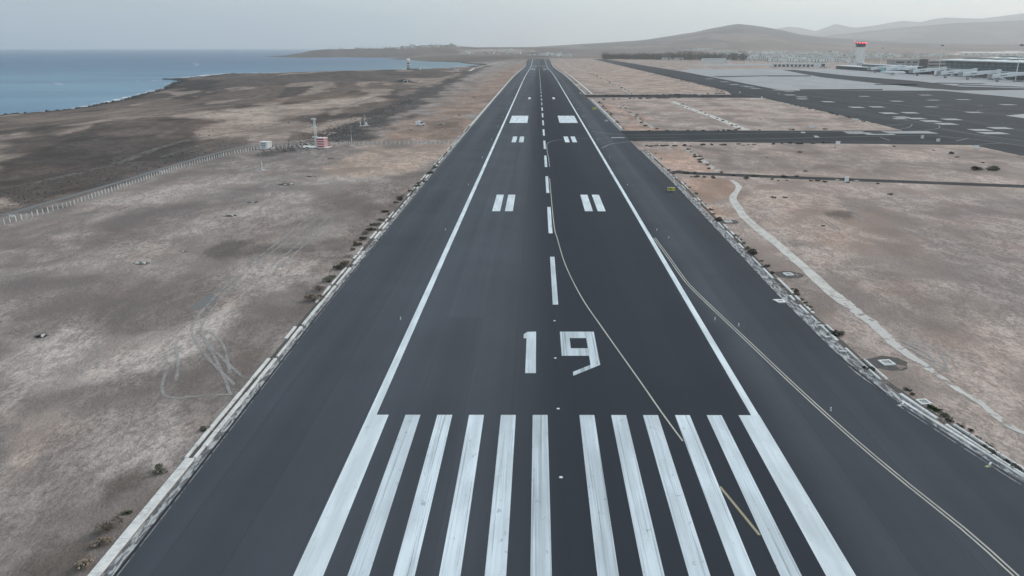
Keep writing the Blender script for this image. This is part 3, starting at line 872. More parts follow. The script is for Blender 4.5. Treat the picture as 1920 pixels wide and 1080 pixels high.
# guide lines
ribbon('turn_off_line', [(0.9, 243), (0.95, 178), (1.45, 162), (2.5, 141), (4.5, 121.3), (6.9, 106.2), (10.1, 87.3), (11.5, 78.7), (12.7, 72.2)], 0.19, Z_MARK2, M['line'], runway, 3)
ribbon('turn_off_line', [(14.65, 63.4), (15.5, 59.7), (16.35, 55.8)], 0.26, Z_MARK2, M['line_yellow'], runway, 3)
ribbon('turn_off_line', [(1.15, 292), (0.9, 320), (1.6, 338), (6, 349), (14, 354), (24, 357), (44, 358.5), (62, 359)], 0.3, Z_MARK2, M['line_dim'], runway, 3)
ribbon('turn_off_line', [(1.3, 268), (1.2, 292)], 0.3, Z_MARK2, M['line_dim'], runway, 3)
dbl = [(23.0, 163), (23.5, 147), (23.75, 134.9), (24.35, 125), (27.35, 101), (29.5, 84.2), (31.3, 72.3), (33.0, 63.5), (34.5, 56.8), (35.4, 50.5), (35.8, 44)]
for off in (-0.21, 0.21):
    ribbon('taxi_edge_line', [(p[0] + off, p[1]) for p in dbl], 0.17, Z_MARK2, M['line'], runway, 2.5)
for s, (x0, x1) in (('a', (-2.2, 2.2)),):
    pass

# ---- connectors, parallel taxiway and apron
taxi = area('taxiway', [(y, a, b) for (y, a, b) in (
    (297, 187, 260), (318, 187, 300), (332, 186, 330), (346, 40.2, 360), (352, 40.2, 378), (384, 40.2, 392), (389, 41.5, 394),
    (391, 184, 395), (428, 186.5, 398), (520, 187, 401), (640, 187, 402), (655, 187, 402), (662, 40, 402), (690, 40, 400), (698, 41, 398), (700, 172, 397),
    (720, 175, 396), (765, 182, 394), (766, 182, 238), (1000, 186, 244), (1364, 188, 252), (1700, 190, 250), (2300, 195, 250), (2900, 200, 245))], Z_PAVE + 0.004, M['asphalt'], skirt=0.16)
tag(taxi, kind='structure')
poly('near_corner', [(187.8, 297.9), (330, 300), (330, 250), (250, 255), (185.7, 272.6)], Z_PAVE, M['asphalt'], taxi)
for (xa, xb, ya, yb) in ((39.0, 188, 347, 390.5), (39.0, 180, 662, 697)):
    quad('dark_surfacing', xa, xb, ya, yb, Z_PAVE + 0.0065, M['asphalt_dark'], taxi)
apron = poly('apron', [(238, 770), (300, 770), (396, 768), (404, 655), (520, 560), (760, 560), (760, 1420), (640, 1560), (300, 1560), (246, 1400)], Z_PAVE - 0.004, M['concrete'], thick=0.1)
tag(apron, kind='structure')
for pts in ([(461.3, 1496.6), (486.7, 1496.6), (465.0, 1181.8), (478.3, 991.5), (458.8, 853.4), (504.3, 813.8), (482.1, 777.5), (413.0, 767.6), (401.5, 808.2), (398.6, 931.1), (401.7, 1117.3)],
            [(263.6, 792.1), (349.9, 797.5), (338.9, 772.2), (255.3, 767.1)], [(347.6, 1192.9), (412.6, 1193.1), (397.2, 1148.6), (334.7, 1148.4)],
            [(389.1, 909.0), (435.0, 901.1), (423.8, 877.8), (379.1, 885.3)], [(485.6, 903.9), (521.5, 841.9), (511.8, 825.9), (465.8, 877.9)],
            [(257.0, 1116.9), (337.8, 1159.2), (346.9, 1190.6), (250.0, 1154.6)], [(482.1, 945.7), (528.1, 924.4), (510.3, 903.9), (458.7, 924.2)]):
    poly('asphalt_band', pts, Z_PAVE + 0.001, M['asphalt'], apron)
outer_apron = poly('outer_apron', [(361.1, 1941.3), (602.9, 2071.3), (567.3, 1883.0), (395.6, 1827.1)], Z_PAVE, M['concrete'])
tag(outer_apron, kind='structure')
poly('concrete_edge', [(288.2, 480.4), (307.1, 492.3), (305.8, 469.1), (292.3, 448.0), (288.4, 461.8)], Z_PAVE + 0.008, M['slab'], taxi)
for (u, v, w) in ((1503,182,15), (1504,185.7,15), (1481,178.3,16), (1552.5,191,20), (1606,201.5,24), (1643.7,200.7,24), (1666,212.5,26), (1706,211.7,26),
                  (1690,220,24), (1687,222.6,22), (1718.7,222.5,28), (1745,227.5,30), (1783.7,224.2,31), (1773.7,232.5,33), (1837.5,244.2,34), (1875,240.5,36), (1862,250,44)):
    pass
for (c, w, d, m_) in (((223.3, 666.2), 8.5, 9, 'slab'), ((215.1, 640.1), 8, 9, 'slab'), ((222.2, 694.4), 8.5, 10, 'slab'), ((223.9, 606.1), 8.5, 10, 'slab'), ((222.9, 548.3), 9, 11, 'slab'), ((238.9, 552.3), 9, 10, 'slab'),
                   ((223.4, 498.2), 9.3, 11, 'slab'), ((238.7, 501.6), 9, 10, 'slab'), ((218.2, 468.9), 8, 8, 'slab'), ((212.6, 458.8), 7.6, 6, 'slab'), ((223.2, 459.9), 9, 9, 'slab'), ((223.1, 442.8), 9.2, 10, 'slab'),
                   ((240.8, 454.0), 9.8, 9, 'slab'), ((223.7, 426.9), 9.6, 10, 'slab'), ((224.1, 393.7), 9.4, 9, 'slab'), ((240.1, 403.7), 10, 9, 'slab'), ((222.3, 379.1), 12, 9, 'slab'),
                   ((281.9, 504.7), 9, 9, 'concrete'), ((278.3, 553.4), 8, 8, 'concrete'), ((280.3, 612.4), 9, 9, 'concrete'), ((342.5, 693.1), 10, 9, 'concrete'), ((279.9, 673.7), 8, 8, 'concrete'), ((345.8, 574.7), 10, 9, 'concrete'),
                   ((343.2, 631.8), 10, 8, 'concrete'), ((315.7, 625.2), 9, 8, 'concrete'), ((229.3, 1059.2), 10, 16, 'concrete'), ((227.9, 967.4), 9, 14, 'concrete'), ((222.2, 893.9), 10, 14, 'concrete'), ((225.2, 841.1), 9, 12, 'concrete'),
                   ((223.0, 809.8), 9, 12, 'concrete'), ((224.1, 858.8), 8, 10, 'concrete'), ((235.4, 774.9), 9, 10, 'concrete'), ((240.3, 752.9), 9, 10, 'concrete'), ((155.8, 378.9), 12, 5, 'slab'), ((164.0, 373.4), 14, 4, 'slab'), ((155.6, 384.8), 10, 4, 'slab'), ((182.6, 382.7), 24, 11, 'concrete')):
    poly('concrete_panel', [(c[0] - w / 2, c[1] - d / 2), (c[0] + w / 2, c[1] - d / 2), (c[0] + w / 2, c[1] + d / 2), (c[0] - w / 2, c[1] + d / 2)], Z_PAVE + 0.009, M[m_], taxi)
for w, pts in ((0.45, [(23.9, 387.3), (31.7, 377.4), (42.4, 370.3), (73.1, 373.9), (122.3, 381.3), (153.5, 386.3)]), (0.45, [(23.9, 319.6), (28.7, 333.3), (34.2, 339.2), (43.1, 345.2), (68.3, 349.4), (114.5, 356.7), (174.1, 367.1), (194.9, 358.2), (206.4, 328.2)]),
               (0.35, [(113.5, 387.5), (165.8, 396.8), (186.9, 416.3), (203.4, 426.9), (199.6, 416.4), (186.4, 399.5), (151.3, 374.1)]), (0.35, [(151.3, 374.1), (197.6, 394.2), (213.4, 413.5), (216.0, 431.5), (210.1, 451.1)]),
               (0.4, [(215.7, 739.1), (251.2, 625.0), (274.9, 536.2), (292.8, 469.1)]), (0.4, [(304.8, 571.9), (287.6, 561.2), (290.4, 569.2), (300.6, 579.0), (314.6, 583.0), (324.0, 574.7), (318.5, 561.3), (309.0, 554.5)]),
               (0.4, [(331.2, 531.6), (309.2, 531.5), (295.2, 522.2), (289.5, 513.3), (290.3, 504.7), (307.1, 492.3)]), (0.4, [(205.8, 396.9), (217.1, 345.7)]), (0.4, [(213.9, 696.7), (221.8, 725.9), (237.7, 752.9), (253.8, 762.3)]),
               (0.35, [(33.2, 605.6), (54.5, 634.3), (126.9, 648.1)]), (0.5, [(158.4, 360.3), (157.2, 347.5)]), (0.5, [(186.2, 345.6), (197.7, 356.1)]), (0.4, [(190.0, 333.8), (202.3, 337.6)])):
    ribbon('taxi_line', pts, w, Z_PAVE + 0.014, M['line_dim'], taxi, 4)
for pts in ([(31.7, 360.0), (38.1, 360.9), (37.7, 357.8), (31.4, 356.9)], [(128.9, 385.0), (131.0, 385.0), (129.7, 378.8), (127.6, 378.8)], [(129.3, 367.0), (131.1, 367.0), (130.0, 360.3), (127.9, 360.3)]):
    poly('hold_marking', pts, Z_PAVE + 0.016, M['white_worn'], taxi)
road = ribbon('service_road', [(43.5, 258.7), (47.9, 254.7), (57.1, 251.9), (79.3, 245.9), (113.6, 237.3), (145.7, 229.2), (162.4, 225.2)], 5.4, 0.05, M['asphalt_old'], thick=0.1)
tag(road, kind='structure')
for (a, b) in (((92.4, 240.8), (93.7, 240.8)), ((97.9, 239.3), (99.4, 239.3))):
    ribbon('road_marking', [a, b], 1.2, 0.056, M['slab'], road, smooth=False)

# ---- tracks, verges and pale drains on the fields
def track(name, pts, w, mat, z=0.02, **kw):
    return tag(ribbon(name, pts, w, z, M[mat], **kw), kind='structure')
A_PTS = [(59.1, 240.2), (58.4, 228.5), (52.1, 210.5), (50.4, 199.2), (48.9, 185.8), (48.7, 170.8), (48.8, 156.9), (48.6, 144.2), (48.3, 135.0), (48.0, 125.3), (48.1, 119.5)]
pd = track('pale_drain', A_PTS, 1.9, 'pale', 0.03, step=3, wob=0.14, wfun=lambda t: 1.5 + 0.7 * min(1, t * 3))
track('pale_drain', [(48.1, 122.9), (48.3, 113.4), (48.6, 108.0), (48.1, 102.5), (48.2, 98.4), (48.8, 91.1)], 2.1, 'pale_mid', 0.036, step=1.0, wob=0.22, wfun=lambda t: 2.3 - 1.0 * t)
track('pale_drain', [(48.7, 92.5), (49.1, 85.9), (49.9, 81.9), (49.9, 76.1), (50.9, 73.8)], 0.9, 'pale_mid', 0.03, step=1, wob=0.4)
track('pale_drain', [(49.0, 86.5), (49.4, 83.8), (49.8, 81.7)], 0.6, 'pale', 0.035, step=1, wob=0.4)
track('pale_drain', [(103.0, 612.0), (103.0, 526.3), (104.6, 461.3), (104.4, 393.9)], 4.6, 'pale', 0.03, step=5, wob=0.2)
track('pale_drain', [(56.7, 571.2), (56.9, 504.1), (57.2, 440.7), (57.9, 401.9)], 2.0, 'pale_broken', 0.03, step=3, wob=0.4)
track('pale_drain', [(59.0, 320.6), (59.1, 297.6), (59.0, 277.5), (58.8, 257.6)], 2.2, 'pale_broken', 0.03, step=3, wob=0.4)
track('pale_drain', [(83.5, 2477.0), (87.2, 1447.9), (84.6, 974.7), (83.4, 712.8)], 4.5, 'pale_broken', 0.03, step=8, wob=0.3)
track('pale_drain', [(185.3, 634.7), (186.3, 528.9), (186.1, 461.6), (184.7, 426.8)], 2.2, 'pale_broken', 0.05, step=5, wob=0.3)
track('pale_drain', [(188.4, 330.9), (188.7, 317.4), (187.0, 294.9)], 1.6, 'pale_broken', 0.05, step=3, wob=0.3)
for pts in ([(-59.5, 138.6), (-59.5, 158.9), (-60.4, 190.7)], [(-58.3, 138.6), (-57.9, 157.6), (-57.6, 185.6)], [(-54.6, 137.9), (-54.6, 158.0), (-55.3, 188.1)], [(-52.9, 137.9), (-53.0, 157.6), (-53.5, 184.3)],
            [(-58.8, 133.0), (-57.7, 120.6), (-56.2, 110.1), (-54.2, 104.4), (-48.8, 96.2), (-41.0, 86.4)], [(-57.7, 133.0), (-56.4, 120.6), (-54.7, 110.1), (-53.1, 105.0), (-48.5, 98.2), (-40.8, 88.7)],
            [(-54.8, 97.2), (-52.0, 91.7), (-49.9, 85.9), (-48.1, 83.2), (-45.6, 82.5)], [(-54.2, 99.1), (-50.9, 92.6), (-48.9, 87.5)], [(-53.5, 105.5), (-45.5, 92.6), (-40.4, 83.7)], [(-45.8, 82.9), (-43.1, 83.4), (-40.2, 83.7)],
            [(-51.7, 105.1), (-47.4, 99.2), (-43.0, 90.0)],
            [(79.4, 200.7), (77.3, 188.5), (75.8, 179.8)], [(80.4, 200.7), (78.3, 188.5), (76.8, 179.8)], [(80.7, 197.9), (79.0, 188.5), (78.3, 182.2)], [(67.0, 182.2), (66.5, 175.2), (66.4, 170.8)], [(68.0, 182.2), (67.5, 175.2), (67.3, 170.8)],
            [(49.4, 99.4), (50.0, 95.9), (50.9, 92.0), (50.6, 90.2)], [(51.5, 101.5), (52.8, 99.4), (52.6, 95.6), (51.2, 92.0), (49.5, 90.6)], [(49.6, 101.5), (51.1, 96.7), (50.4, 93.7), (48.8, 91.9)],
            [(-63.5, 269.4), (-59.6, 300.3), (-50.8, 327.5)], [(-62.0, 388.3), (-59.9, 460.9), (-57.0, 611.5)], [(-59.8, 385.8), (-57.4, 460.9), (-54.5, 611.5)],
            [(70.8, 209.8), (81.1, 197.9), (86.5, 184.7)], [(81.9, 171.9), (85.5, 161.7), (86.2, 144.3)]):
    TRK = globals().get('TRK', 0) + 1
    track('tyre_track', pts, 0.42, 'track', 0.014 + 0.003 * TRK, step=1.5, wob=0.25)
WL = H
track('coast_track', [(-161.1, 234.1), (-158.2, 258.1), (-157.9, 285.8), (-164.5, 340.0), (-156.7, 374.3), (-148.3, 410.9), (-141.7, 490.7), (-141.2, 611.2), (-141.9, 816.3), (-137.8, 1107.5)], 4.0, 'track_dim', 0.10, step=8, wob=0.2, level=WL)
track('coast_track', [(-149.3, 293.3), (-145.9, 335.2), (-126.6, 396.0), (-120.7, 460.8), (-121.1, 554.9)], 2.6, 'track_dim', 0.10, step=8, wob=0.2, level=WL)
track('coast_track', [(-141.2, 1581.1), (-181.9, 2426.9), (-158.0, 2910.5), (-105.3, 3111.7)], 7.0, 'pale', 0.15, step=8, wob=0.2, level=WL)
track('patrol_road', [(-138.1, 185.6), (-136.3, 209.5), (-134.7, 238.0), (-134.0, 273.3), (-131.1, 309.9), (-128.6, 332.9)], 2.6, 'puddle', 0.08, step=4, wob=0.05, level=WL)
tag(poly('dark_patch', [(-59.1, 114.4), (-59.6, 118.1), (-59.5, 121.7), (-58.9, 123.2), (-57.2, 121.7), (-56.4, 117.5), (-57.7, 115.9)], 0.012, M['puddle']), kind='structure')
tag(poly('dark_patch', [(-77.0, 103.0), (-76.4, 103.9), (-75.5, 103.9), (-75.0, 102.8), (-75.8, 102.0)], 0.012, M['dark_soil']), kind='structure')

# verge strips beside the asphalt
vl = area('verge', [(y, left_edge(y) - float(np.interp(y, [20, 60, 100, 300, 900], [1.3, 1.25, 1.0, 1.3, 1.2])), left_edge(y) + 0.02) for y in list(range(20, 400, 6)) + list(range(400, 2000, 50))], 0.03, M['verge'])
tag(vl, kind='structure')
vr = area('verge', [(y, right_edge(y) - 0.02, right_edge(y) + float(np.interp(y, [20, 62, 74, 86, 100, 120, 240, 330], [0.6, 0.6, 1.0, 1.7, 1.9, 2.0, 1.6, 1.4]))) for y in range(20, 318, 6)], 0.03, M['verge'])
tag(vr, kind='structure')
vr2 = area('verge', [(y, right_edge(y) - 0.02, right_edge(y) + 1.4) for y in list(range(392, 655, 12))], 0.03, M['verge'])
tag(vr2, kind='structure')
vr3 = area('verge', [(y, right_edge(y) - 0.02, right_edge(y) + 1.6) for y in list(range(704, 2000, 40))], 0.03, M['verge'])
tag(vr3, kind='structure')
for w, off, pts in ((0.10, 0, [(left_edge(y) + 0.06, y) for y in range(40, 400, 20)]), (0.16, 0, [(right_edge(y) - 0.55, y) for y in range(48, 82, 3)])):
    tag(ribbon('sand_line', pts, w, Z_PAVE + 0.006, M['edge_line']), kind='structure')

for pts in ([(left_edge(y) - 0.17, y) for y in range(24, 700, 12)], [(right_edge(y) + 0.15, y) for y in range(84, 316, 12)]):
    tag(ribbon('asphalt_lip', pts, 0.34, 0.055, M['lip']), kind='structure')

# ---- open concrete drains along both edges: short walls with a dark ditch between
def kerb_mesh(L, w, h):
    mb = MB()
    j = [random.uniform(-0.05, 0.05) for _ in range(4)]
    b = 0.03
    mb.loft([[(-w / 2, 0, 0), (w / 2, 0, 0), (w / 2, L, 0), (-w / 2, L, 0)], [(-w / 2, 0, h - b), (w / 2, 0, h - b), (w / 2, L, h - b), (-w / 2, L, h - b)],
             [(-w / 2 + b, b, h), (w / 2 - b, b + j[0], h), (w / 2 - b, L - b + j[1], h), (-w / 2 + b, L - b, h)]])
    return mb.mesh('kerb_wall', M['kerb'])
walls = [kerb_mesh(L, w, 0.24) for L in (2.4, 4.0, 6.5) for w in (0.30, 0.42)]
slabs = [kerb_mesh(2.2, 0.95, 0.16) for _ in range(3)]
def drain(name, xf, y0, y1, gap=0.12, cover=None):
    root = tag(empty(name, (xf(y0), y0, 0)), kind='structure')
    y = y0
    ditch = ribbon('ditch_floor', [(xf(t) , t) for t in np.arange(y0, y1 + 0.1, 8)], 0.9, 0.02, M['dark_soil'], root)
    ditch.matrix_parent_inverse = root.matrix_world.inverted()
    ditch.location = (-root.location.x, -root.location.y, 0)
    while y < y1:
        covered = cover and cover[0] <= y < cover[1]
        if covered:
            o = inst(random.choice(slabs), 'cover_slab', (xf(y) - root.location.x, y - y0, zf(xf(y), y)), math.atan2(xf(y) - xf(y + 2), 2), 1, root)
            y += 2.23
        else:
            me = random.choice(walls); L = me.vertices[2].co.y
            for s in (-1, 1):
                if random.random() < gap: continue
                inst(me, 'drain_wall', (xf(y) + s * 0.45 - root.location.x, y - y0, zf(xf(y), y)), math.atan2(xf(y) - xf(y + L), L), 1, root)
            y += L + (random.uniform(0.8, 3.0) if random.random() < gap * 1.6 else 0.05)
    return root
drain('edge_drain', lambda y: left_edge(y) - float(np.interp(y, [20, 60, 100, 300, 900], [1.9, 1.85, 1.7, 2.0, 2.0])), 44, 150, 0.14, (40, 66.5))
drain('edge_drain', lambda y: left_edge(y) - 1.9, 152, 420, 0.42)
drain('edge_drain', lambda y: right_edge(y) + 2.6, 92, 316, 0.45)
drain('edge_drain', lambda y: right_edge(y) + float(np.interp(y, [40, 62, 84, 92], [1.5, 1.5, 2.2, 2.6])), 40, 91, 0.25)
for nm, pts, w in (('edge_kerb', [(left_edge(y) - 1.7, y) for y in range(422, 2500, 60)], 0.9), ('edge_kerb', [(right_edge(y) + 2.2, y) for y in range(394, 655, 30)], 0.8),
                   ('edge_kerb', [(right_edge(y) + 1.6, y) for y in range(706, 2500, 60)], 0.9), ('edge_kerb', [(right_edge(y) + 8.0, y) for y in range(706, 1700, 60)], 1.4),
                   ('edge_kerb', [(right_edge(y) + float(np.interp(y, [30, 62, 83], [1.0, 1.1, 0.7])), y) for y in range(34, 84, 4)], 0.35)):
    tag(ribbon(nm, pts, w, 0.16, M['kerb'], thick=0.18), kind='structure')

# ================================================================== shrubs
def bush_mesh(name, mats, seed, n=170, h=0.8, spread=1.0, leaf=0.16):
    rnd = random.Random(seed)
    mb = MB()
    for k in range(7):
        a = rnd.uniform(0, 6.28); t = rnd.uniform(0.3, 0.8)
        mb.bar((0, 0, -0.05), (math.cos(a) * t * spread, math.sin(a) * t * spread, h * rnd.uniform(0.4, 0.8)), 0.03, 4, 1, 0.01)
    lobes = [(rnd.uniform(-0.6, 0.6) * spread, rnd.uniform(-0.6, 0.6) * spread, rnd.uniform(0.25, 0.62) * h, rnd.uniform(0.28, 0.52)) for _ in range(7)]
    for k in range(n):
        lx, ly, lz, lr = rnd.choice(lobes)
        a = rnd.uniform(0, 6.28); e = math.asin(rnd.uniform(-0.6, 1)); q = lr * rnd.uniform(0.55, 1.08)
        p = Vector((lx + q * math.cos(a) * math.cos(e), ly + q * math.sin(a) * math.cos(e), max(0.02, lz + q * math.sin(e) * h)))
        u = Vector((rnd.gauss(0, 1), rnd.gauss(0, 1), rnd.gauss(0, 0.7))).normalized()
        v = u.orthogonal().normalized(); s = leaf * rnd.uniform(0.6, 1.5)
        mb.add([p - u * s, p + v * s * 0.6, p + u * s, p - v * s * 0.6], [(0, 1, 2, 3)], 0)
    return mb.mesh(name, mats)
BUSH = {k: [bush_mesh('shrub_' + k, [M['leaf_' + k], M['twig']], 10 * i + j, n, h, 1.0, lf) for j in range(4)]
        for i, (k, n, h, lf) in enumerate((('olive', 240, 0.85, 0.15), ('dark', 220, 0.8, 0.15), ('dry', 260, 1.0, 0.11), ('green', 240, 0.7, 0.16)))}
def shrub(p, kind, size, label, group, name='shrub', flat=0.8):
    x, y = p[0], p[1]
    z = zf(x, y)
    o = inst(random.choice(BUSH[kind]), name, (x, y, z), random.uniform(0, 6.28), (size * random.uniform(0.85, 1.2), size * random.uniform(0.85, 1.2), size * flat * random.uniform(0.8, 1.2)))
    return tag(o, label, 'shrub', group)
GL = 'shrubs along the left edge drain'
LL = 'low shrub in the drain left of the runway'
for p in ((-38.2, 237.9), (-38.5, 232.0), (-39.1, 226.4), (-39.9, 219.4), (-40.2, 213.5), (-40.6, 207.9), (-40.7, 203.4), (-40.6, 192.1), (-40.7, 186.9), (-40.8, 181.9), (-40.9, 177.2), (-40.6, 170.5), (-40.5, 166.4), (-40.4, 161.9), (-40.3, 157.6), (-40.1, 153.1), (-40.1, 146.4), (-40.1, 143.2), (-40.2, 140.2),
          (-40.3, 133.0), (-40.5, 129.7), (-40.1, 125.0), (-38.2, 253.9), (-38.3, 265.7), (-38.3, 274.6)):
    for k in range(random.choice((1, 2, 2))):
        shrub((p[0] - random.uniform(0, 1.6), p[1] + random.uniform(-1.5, 1.5)), random.choice(('olive', 'olive', 'dry', 'dark')), random.uniform(0.45, 1.15), LL, GL)
shrub((-40.8, 138.3), 'dark', 1.2, 'round dark shrub beside the left drain, largest near the white stone', 'shrubs along the left edge drain')
shrub((-40.5, 119.8), 'dry', 1.6, 'bushy reddish dry shrub beside the left drain halfway up the photo', 'dry shrubs on the left verge')
shrub((-39.8, 74.8), 'olive', 0.7, 'small olive shrub growing in a gap of the pale double drain wall', GL)
shrub((-40.7, 66.2), 'olive', 0.75, 'brownish olive shrub beside the start of the covered drain slabs', GL)
shrub((-40.6, 56.6), 'dry', 1.15, 'upper of the tan dry shrubs beside the covered drain slabs', 'dry shrubs on the left verge')
shrub((-40.2, 54.4), 'dry', 0.9, 'middle tan dry shrub beside the covered drain slabs', 'dry shrubs on the left verge')
shrub((-39.9, 51.7), 'dry', 1.05, 'tan dry shrub in the bottom left corner beside the slabs', 'dry shrubs on the left verge')
shrub((-40.2, 59.0), 'green', 0.45, 'tiny pale green tuft beside the covered drain slabs', GL)
GR = 'shrubs along the right edge drain'
LR = 'low shrub along the drain right of the runway'
for p in ((42.8, 233.2), (42.6, 226.6), (42.6, 216.2), (42.0, 205.8), (41.7, 200.6), (41.9, 193.6), (41.8, 188.4), (41.1, 164.5), (41.3, 161.6), (41.3, 158.3), (41.2, 154.2), (41.5, 144.2), (41.3, 140.4), (41.2, 136.0), (41.4, 125.9), (41.5, 124.3), (41.4, 122.6), (41.2, 120.3), (41.2, 118.6), (41.0, 116.5), (40.8, 114.4),
          (40.3, 91.9), (40.9, 91.2), (42.8, 85.1), (42.7, 83.9), (44.4, 75.7), (44.5, 74.7), (44.7, 73.1), (44.8, 71.2), (44.8, 70.1), (44.7, 68.2), (44.8, 67.0), (43.7, 288.6), (44.0, 303.8), (41.9, 259.9), (42.2, 252.9)):
    shrub((p[0] + random.uniform(0, 0.5), p[1]), random.choice(('dark', 'olive', 'olive')), random.uniform(0.35, 0.75), LR, GR)
shrub((41.5, 181.5), 'dark', 1.25, 'round dark shrub by the right drain next to a square pit', GR)
shrub((41.4, 150.3), 'dark', 1.3, 'round dark shrub by the right drain halfway between two square pits', GR)
shrub((41.0, 104.2), 'dark', 1.0, 'dark round shrub on the right drain below the white pad', GR)
shrub((41.6, 103.8), 'olive', 0.9, 'smaller olive shrub touching the dark one on the right drain', GR)
for p, k in (((43.5, 80.5), 'green'), ((43.5, 79.8), 'green'), ((43.7, 79.4), 'green'), ((43.7, 78.4), 'olive'), ((43.9, 77.8), 'olive'), ((43.9, 77.0), 'dark')):
    shrub(p, k, 0.55, 'green shrub beside the lower right concrete drain', 'green shrubs at the lower right drain')
GT = 'shrubs along the taxiway edges'
for i in range(36):
    t = random.random()
    a, b = Vector((42.2, 327.7)), Vector((128.0, 339.4))
    p = a.lerp(b, t ** 1.3)
    shrub((p.x, p.y - random.uniform(0, 2.5)), random.choice(('dark', 'olive')), random.uniform(0.5, 1.1), 'dark shrub along the near edge of the near taxiway', GT)
for i in range(26):
    a, b = Vector((43.1, 384.8)), Vector((148.8, 395.4))
    p = a.lerp(b, random.random())
    shrub((p.x, p.y + random.uniform(0, 3)), 'dark', random.uniform(0.5, 1.0), 'dark shrub along the far edge of the near taxiway', GT)
for i in range(32):
    a, b = Vector((46.7, 248.5)), Vector((103.1, 236.3))
    t = random.random() ** 1.4; p = a.lerp(b, t)
    shrub((p.x, p.y + random.choice((-2.6, 4.6)) + random.uniform(-1.5, 1.5)), random.choice(('dark', 'olive')), random.uniform(0.4, 1.0), 'dark shrub along the narrow service road', 'shrubs along the service road')
far_pts = []
for i in range(90):
    a, b = Vector((48.1, 665.7)), Vector((171.5, 713.0))
    p = a.lerp(b, random.random()); s = random.choice((0, 1))
    far_pts.append((p.x, p.y + (1 + random.uniform(0, 4) if s else -34 - random.uniform(0, 4)), random.uniform(0.7, 1.6)))
for a, b, n, sp_ in (((85.8, 1364.8), (83.9, 704.5), 30, 2.2), ((220.8, 2179.1), (174.1, 730.1), 60, 2.2), ((186.3, 638.0), (184.8, 428.3), 34, 2.0), ((44.9, 611.8), (41.1, 386.0), 18, 1.0), ((46.5, 2313.9), (41.8, 712.6), 40, 2.0)):
    for i in range(n):
        p = Vector(a).lerp(Vector(b), (i + random.random()) / n)
        far_pts.append((p.x + random.uniform(-sp_, sp_), p.y, random.uniform(0.6, 1.5)))
fm = MB()
for (x, y, s) in far_pts:
    z = zf(x, y)
    for k in range(26):
        q = Vector((x + random.gauss(0, 0.45) * s, y + random.gauss(0, 0.45) * s, z + abs(random.gauss(0.2, 0.25)) * s))
        u = Vector((random.gauss(0, 1), random.gauss(0, 1), random.gauss(0, 1))).normalized(); v = u.orthogonal(); l_ = 0.26 * s
        fm.add([q - u * l_, q + v * l_ * 0.7, q + u * l_, q - v * l_ * 0.7], [(0, 1, 2, 3)])
tag(fm.build('far_scrub', M['leaf_dark']), 'dark scrub along the far taxiways and field edges', 'scrub', kind='stuff')
for a, b, n, lab in (((57.6, 560.6), (57.1, 396.5), 14, 'dark shrub on the thin pale line between the two taxiways'), ((103.8, 612.0), (103.7, 391.3), 18, 'dark shrub beside the wide pale strip between the two taxiways'),
                     ((59.3, 317.1), (58.8, 255.2), 10, 'dark shrub on the pale line below the near taxiway')):
    for i in range(n):
        p = Vector(a).lerp(Vector(b), (i + random.random()) / n)
        shrub((p.x + random.uniform(-2.2, 2.2), p.y), random.choice(('dark', 'olive')), random.uniform(0.5, 1.1), lab, 'shrubs on the right fields')
for p, s, lab in (((149.6, 262.5), 2.6, 'dark brown mounded shrub, left one of the pair near the right edge'), ((154.7, 261.3), 2.4, 'dark brown mounded shrub, right one of the pair near the right edge'), ((162.6, 304.1), 1.6, 'lone dark shrub on the grey field above the mounded pair'),
                  ((63.6, 210.6), 0.9, 'small dark shrub left of the stones beyond the bend of the pale drain'), ((66.9, 210.6), 0.9, 'small dark shrub right of the stones beyond the bend of the pale drain'), ((98.6, 215.5), 0.9, 'single small dark shrub on the pale rise of the right field'), ((64.8, 175.2), 0.5, 'tiny dark tuft left of the tyre tracks on the right field')):
    shrub(p, 'dark', s, lab, 'lone shrubs on the right field', flat=0.6)
for i in range(14):
    x = random.uniform(60, 176); y = random.choice((random.uniform(400, 650), random.uniform(250, 335)))
    shrub((x, y), 'dark', random.uniform(0.5, 1.2), 'lone dark shrub on the tan fields right of the runway', 'lone shrubs on the right field', flat=0.5)
for i in range(14):
    x = random.uniform(-100, -45); y = random.uniform(360, 800)
    shrub((x, y), random.choice(('dark', 'dry')), random.uniform(0.5, 1.1), 'lone dark shrub on the tan field left of the runway', 'lone shrubs on the left field', flat=0.5)

# ---- dark stones: belt by the stream bed, lava along the shore, gravel under the fence
def rocks(name, pts_, label, mat, flat=0.55):
    mb = MB()
    zz = H(np.array([p[0] for p in pts_]), np.array([p[1] for p in pts_]))
    for (x, y, s), z in zip(pts_, zz):
        z = float(z) - 0.15 * s
        a0 = random.uniform(0, 6.28); n = 5
        r0 = [(x + s * random.uniform(0.7, 1.2) * math.cos(a0 + 6.283 * k / n), y + s * random.uniform(0.7, 1.2) * math.sin(a0 + 6.283 * k / n), z) for k in range(n)]
        hh = s * flat * random.uniform(0.6, 1.5)
        r1 = [(x + (q[0] - x) * random.uniform(0.35, 0.75), y + (q[1] - y) * random.uniform(0.35, 0.75), z + hh * random.uniform(0.7, 1.2)) for q in r0]
        mb.loft([r0, r1])
    o = mb.build(name, mat)
    return tag(o, label, 'rocks', kind='stuff')
bp = []
belt = [(-108.7, 308.2), (-103.2, 351.0), (-103.3, 440.3), (-111.9, 637.2), (-124.9, 1204.7), (-139.9, 1856.2)]
hh = H
while len(bp) < 2400:
    k = random.choice((0, 1, 1, 2, 2, 3, 3)); a, b = Vector(belt[k]), Vector(belt[k + 1])
    p = a.lerp(b, random.random()); d = (b - a).normalized(); nn = Vector((-d.y, d.x))
    p = p + nn * random.gauss(-2, 5.5)
    bp.append((p.x, p.y, random.uniform(0.2, 0.7)))
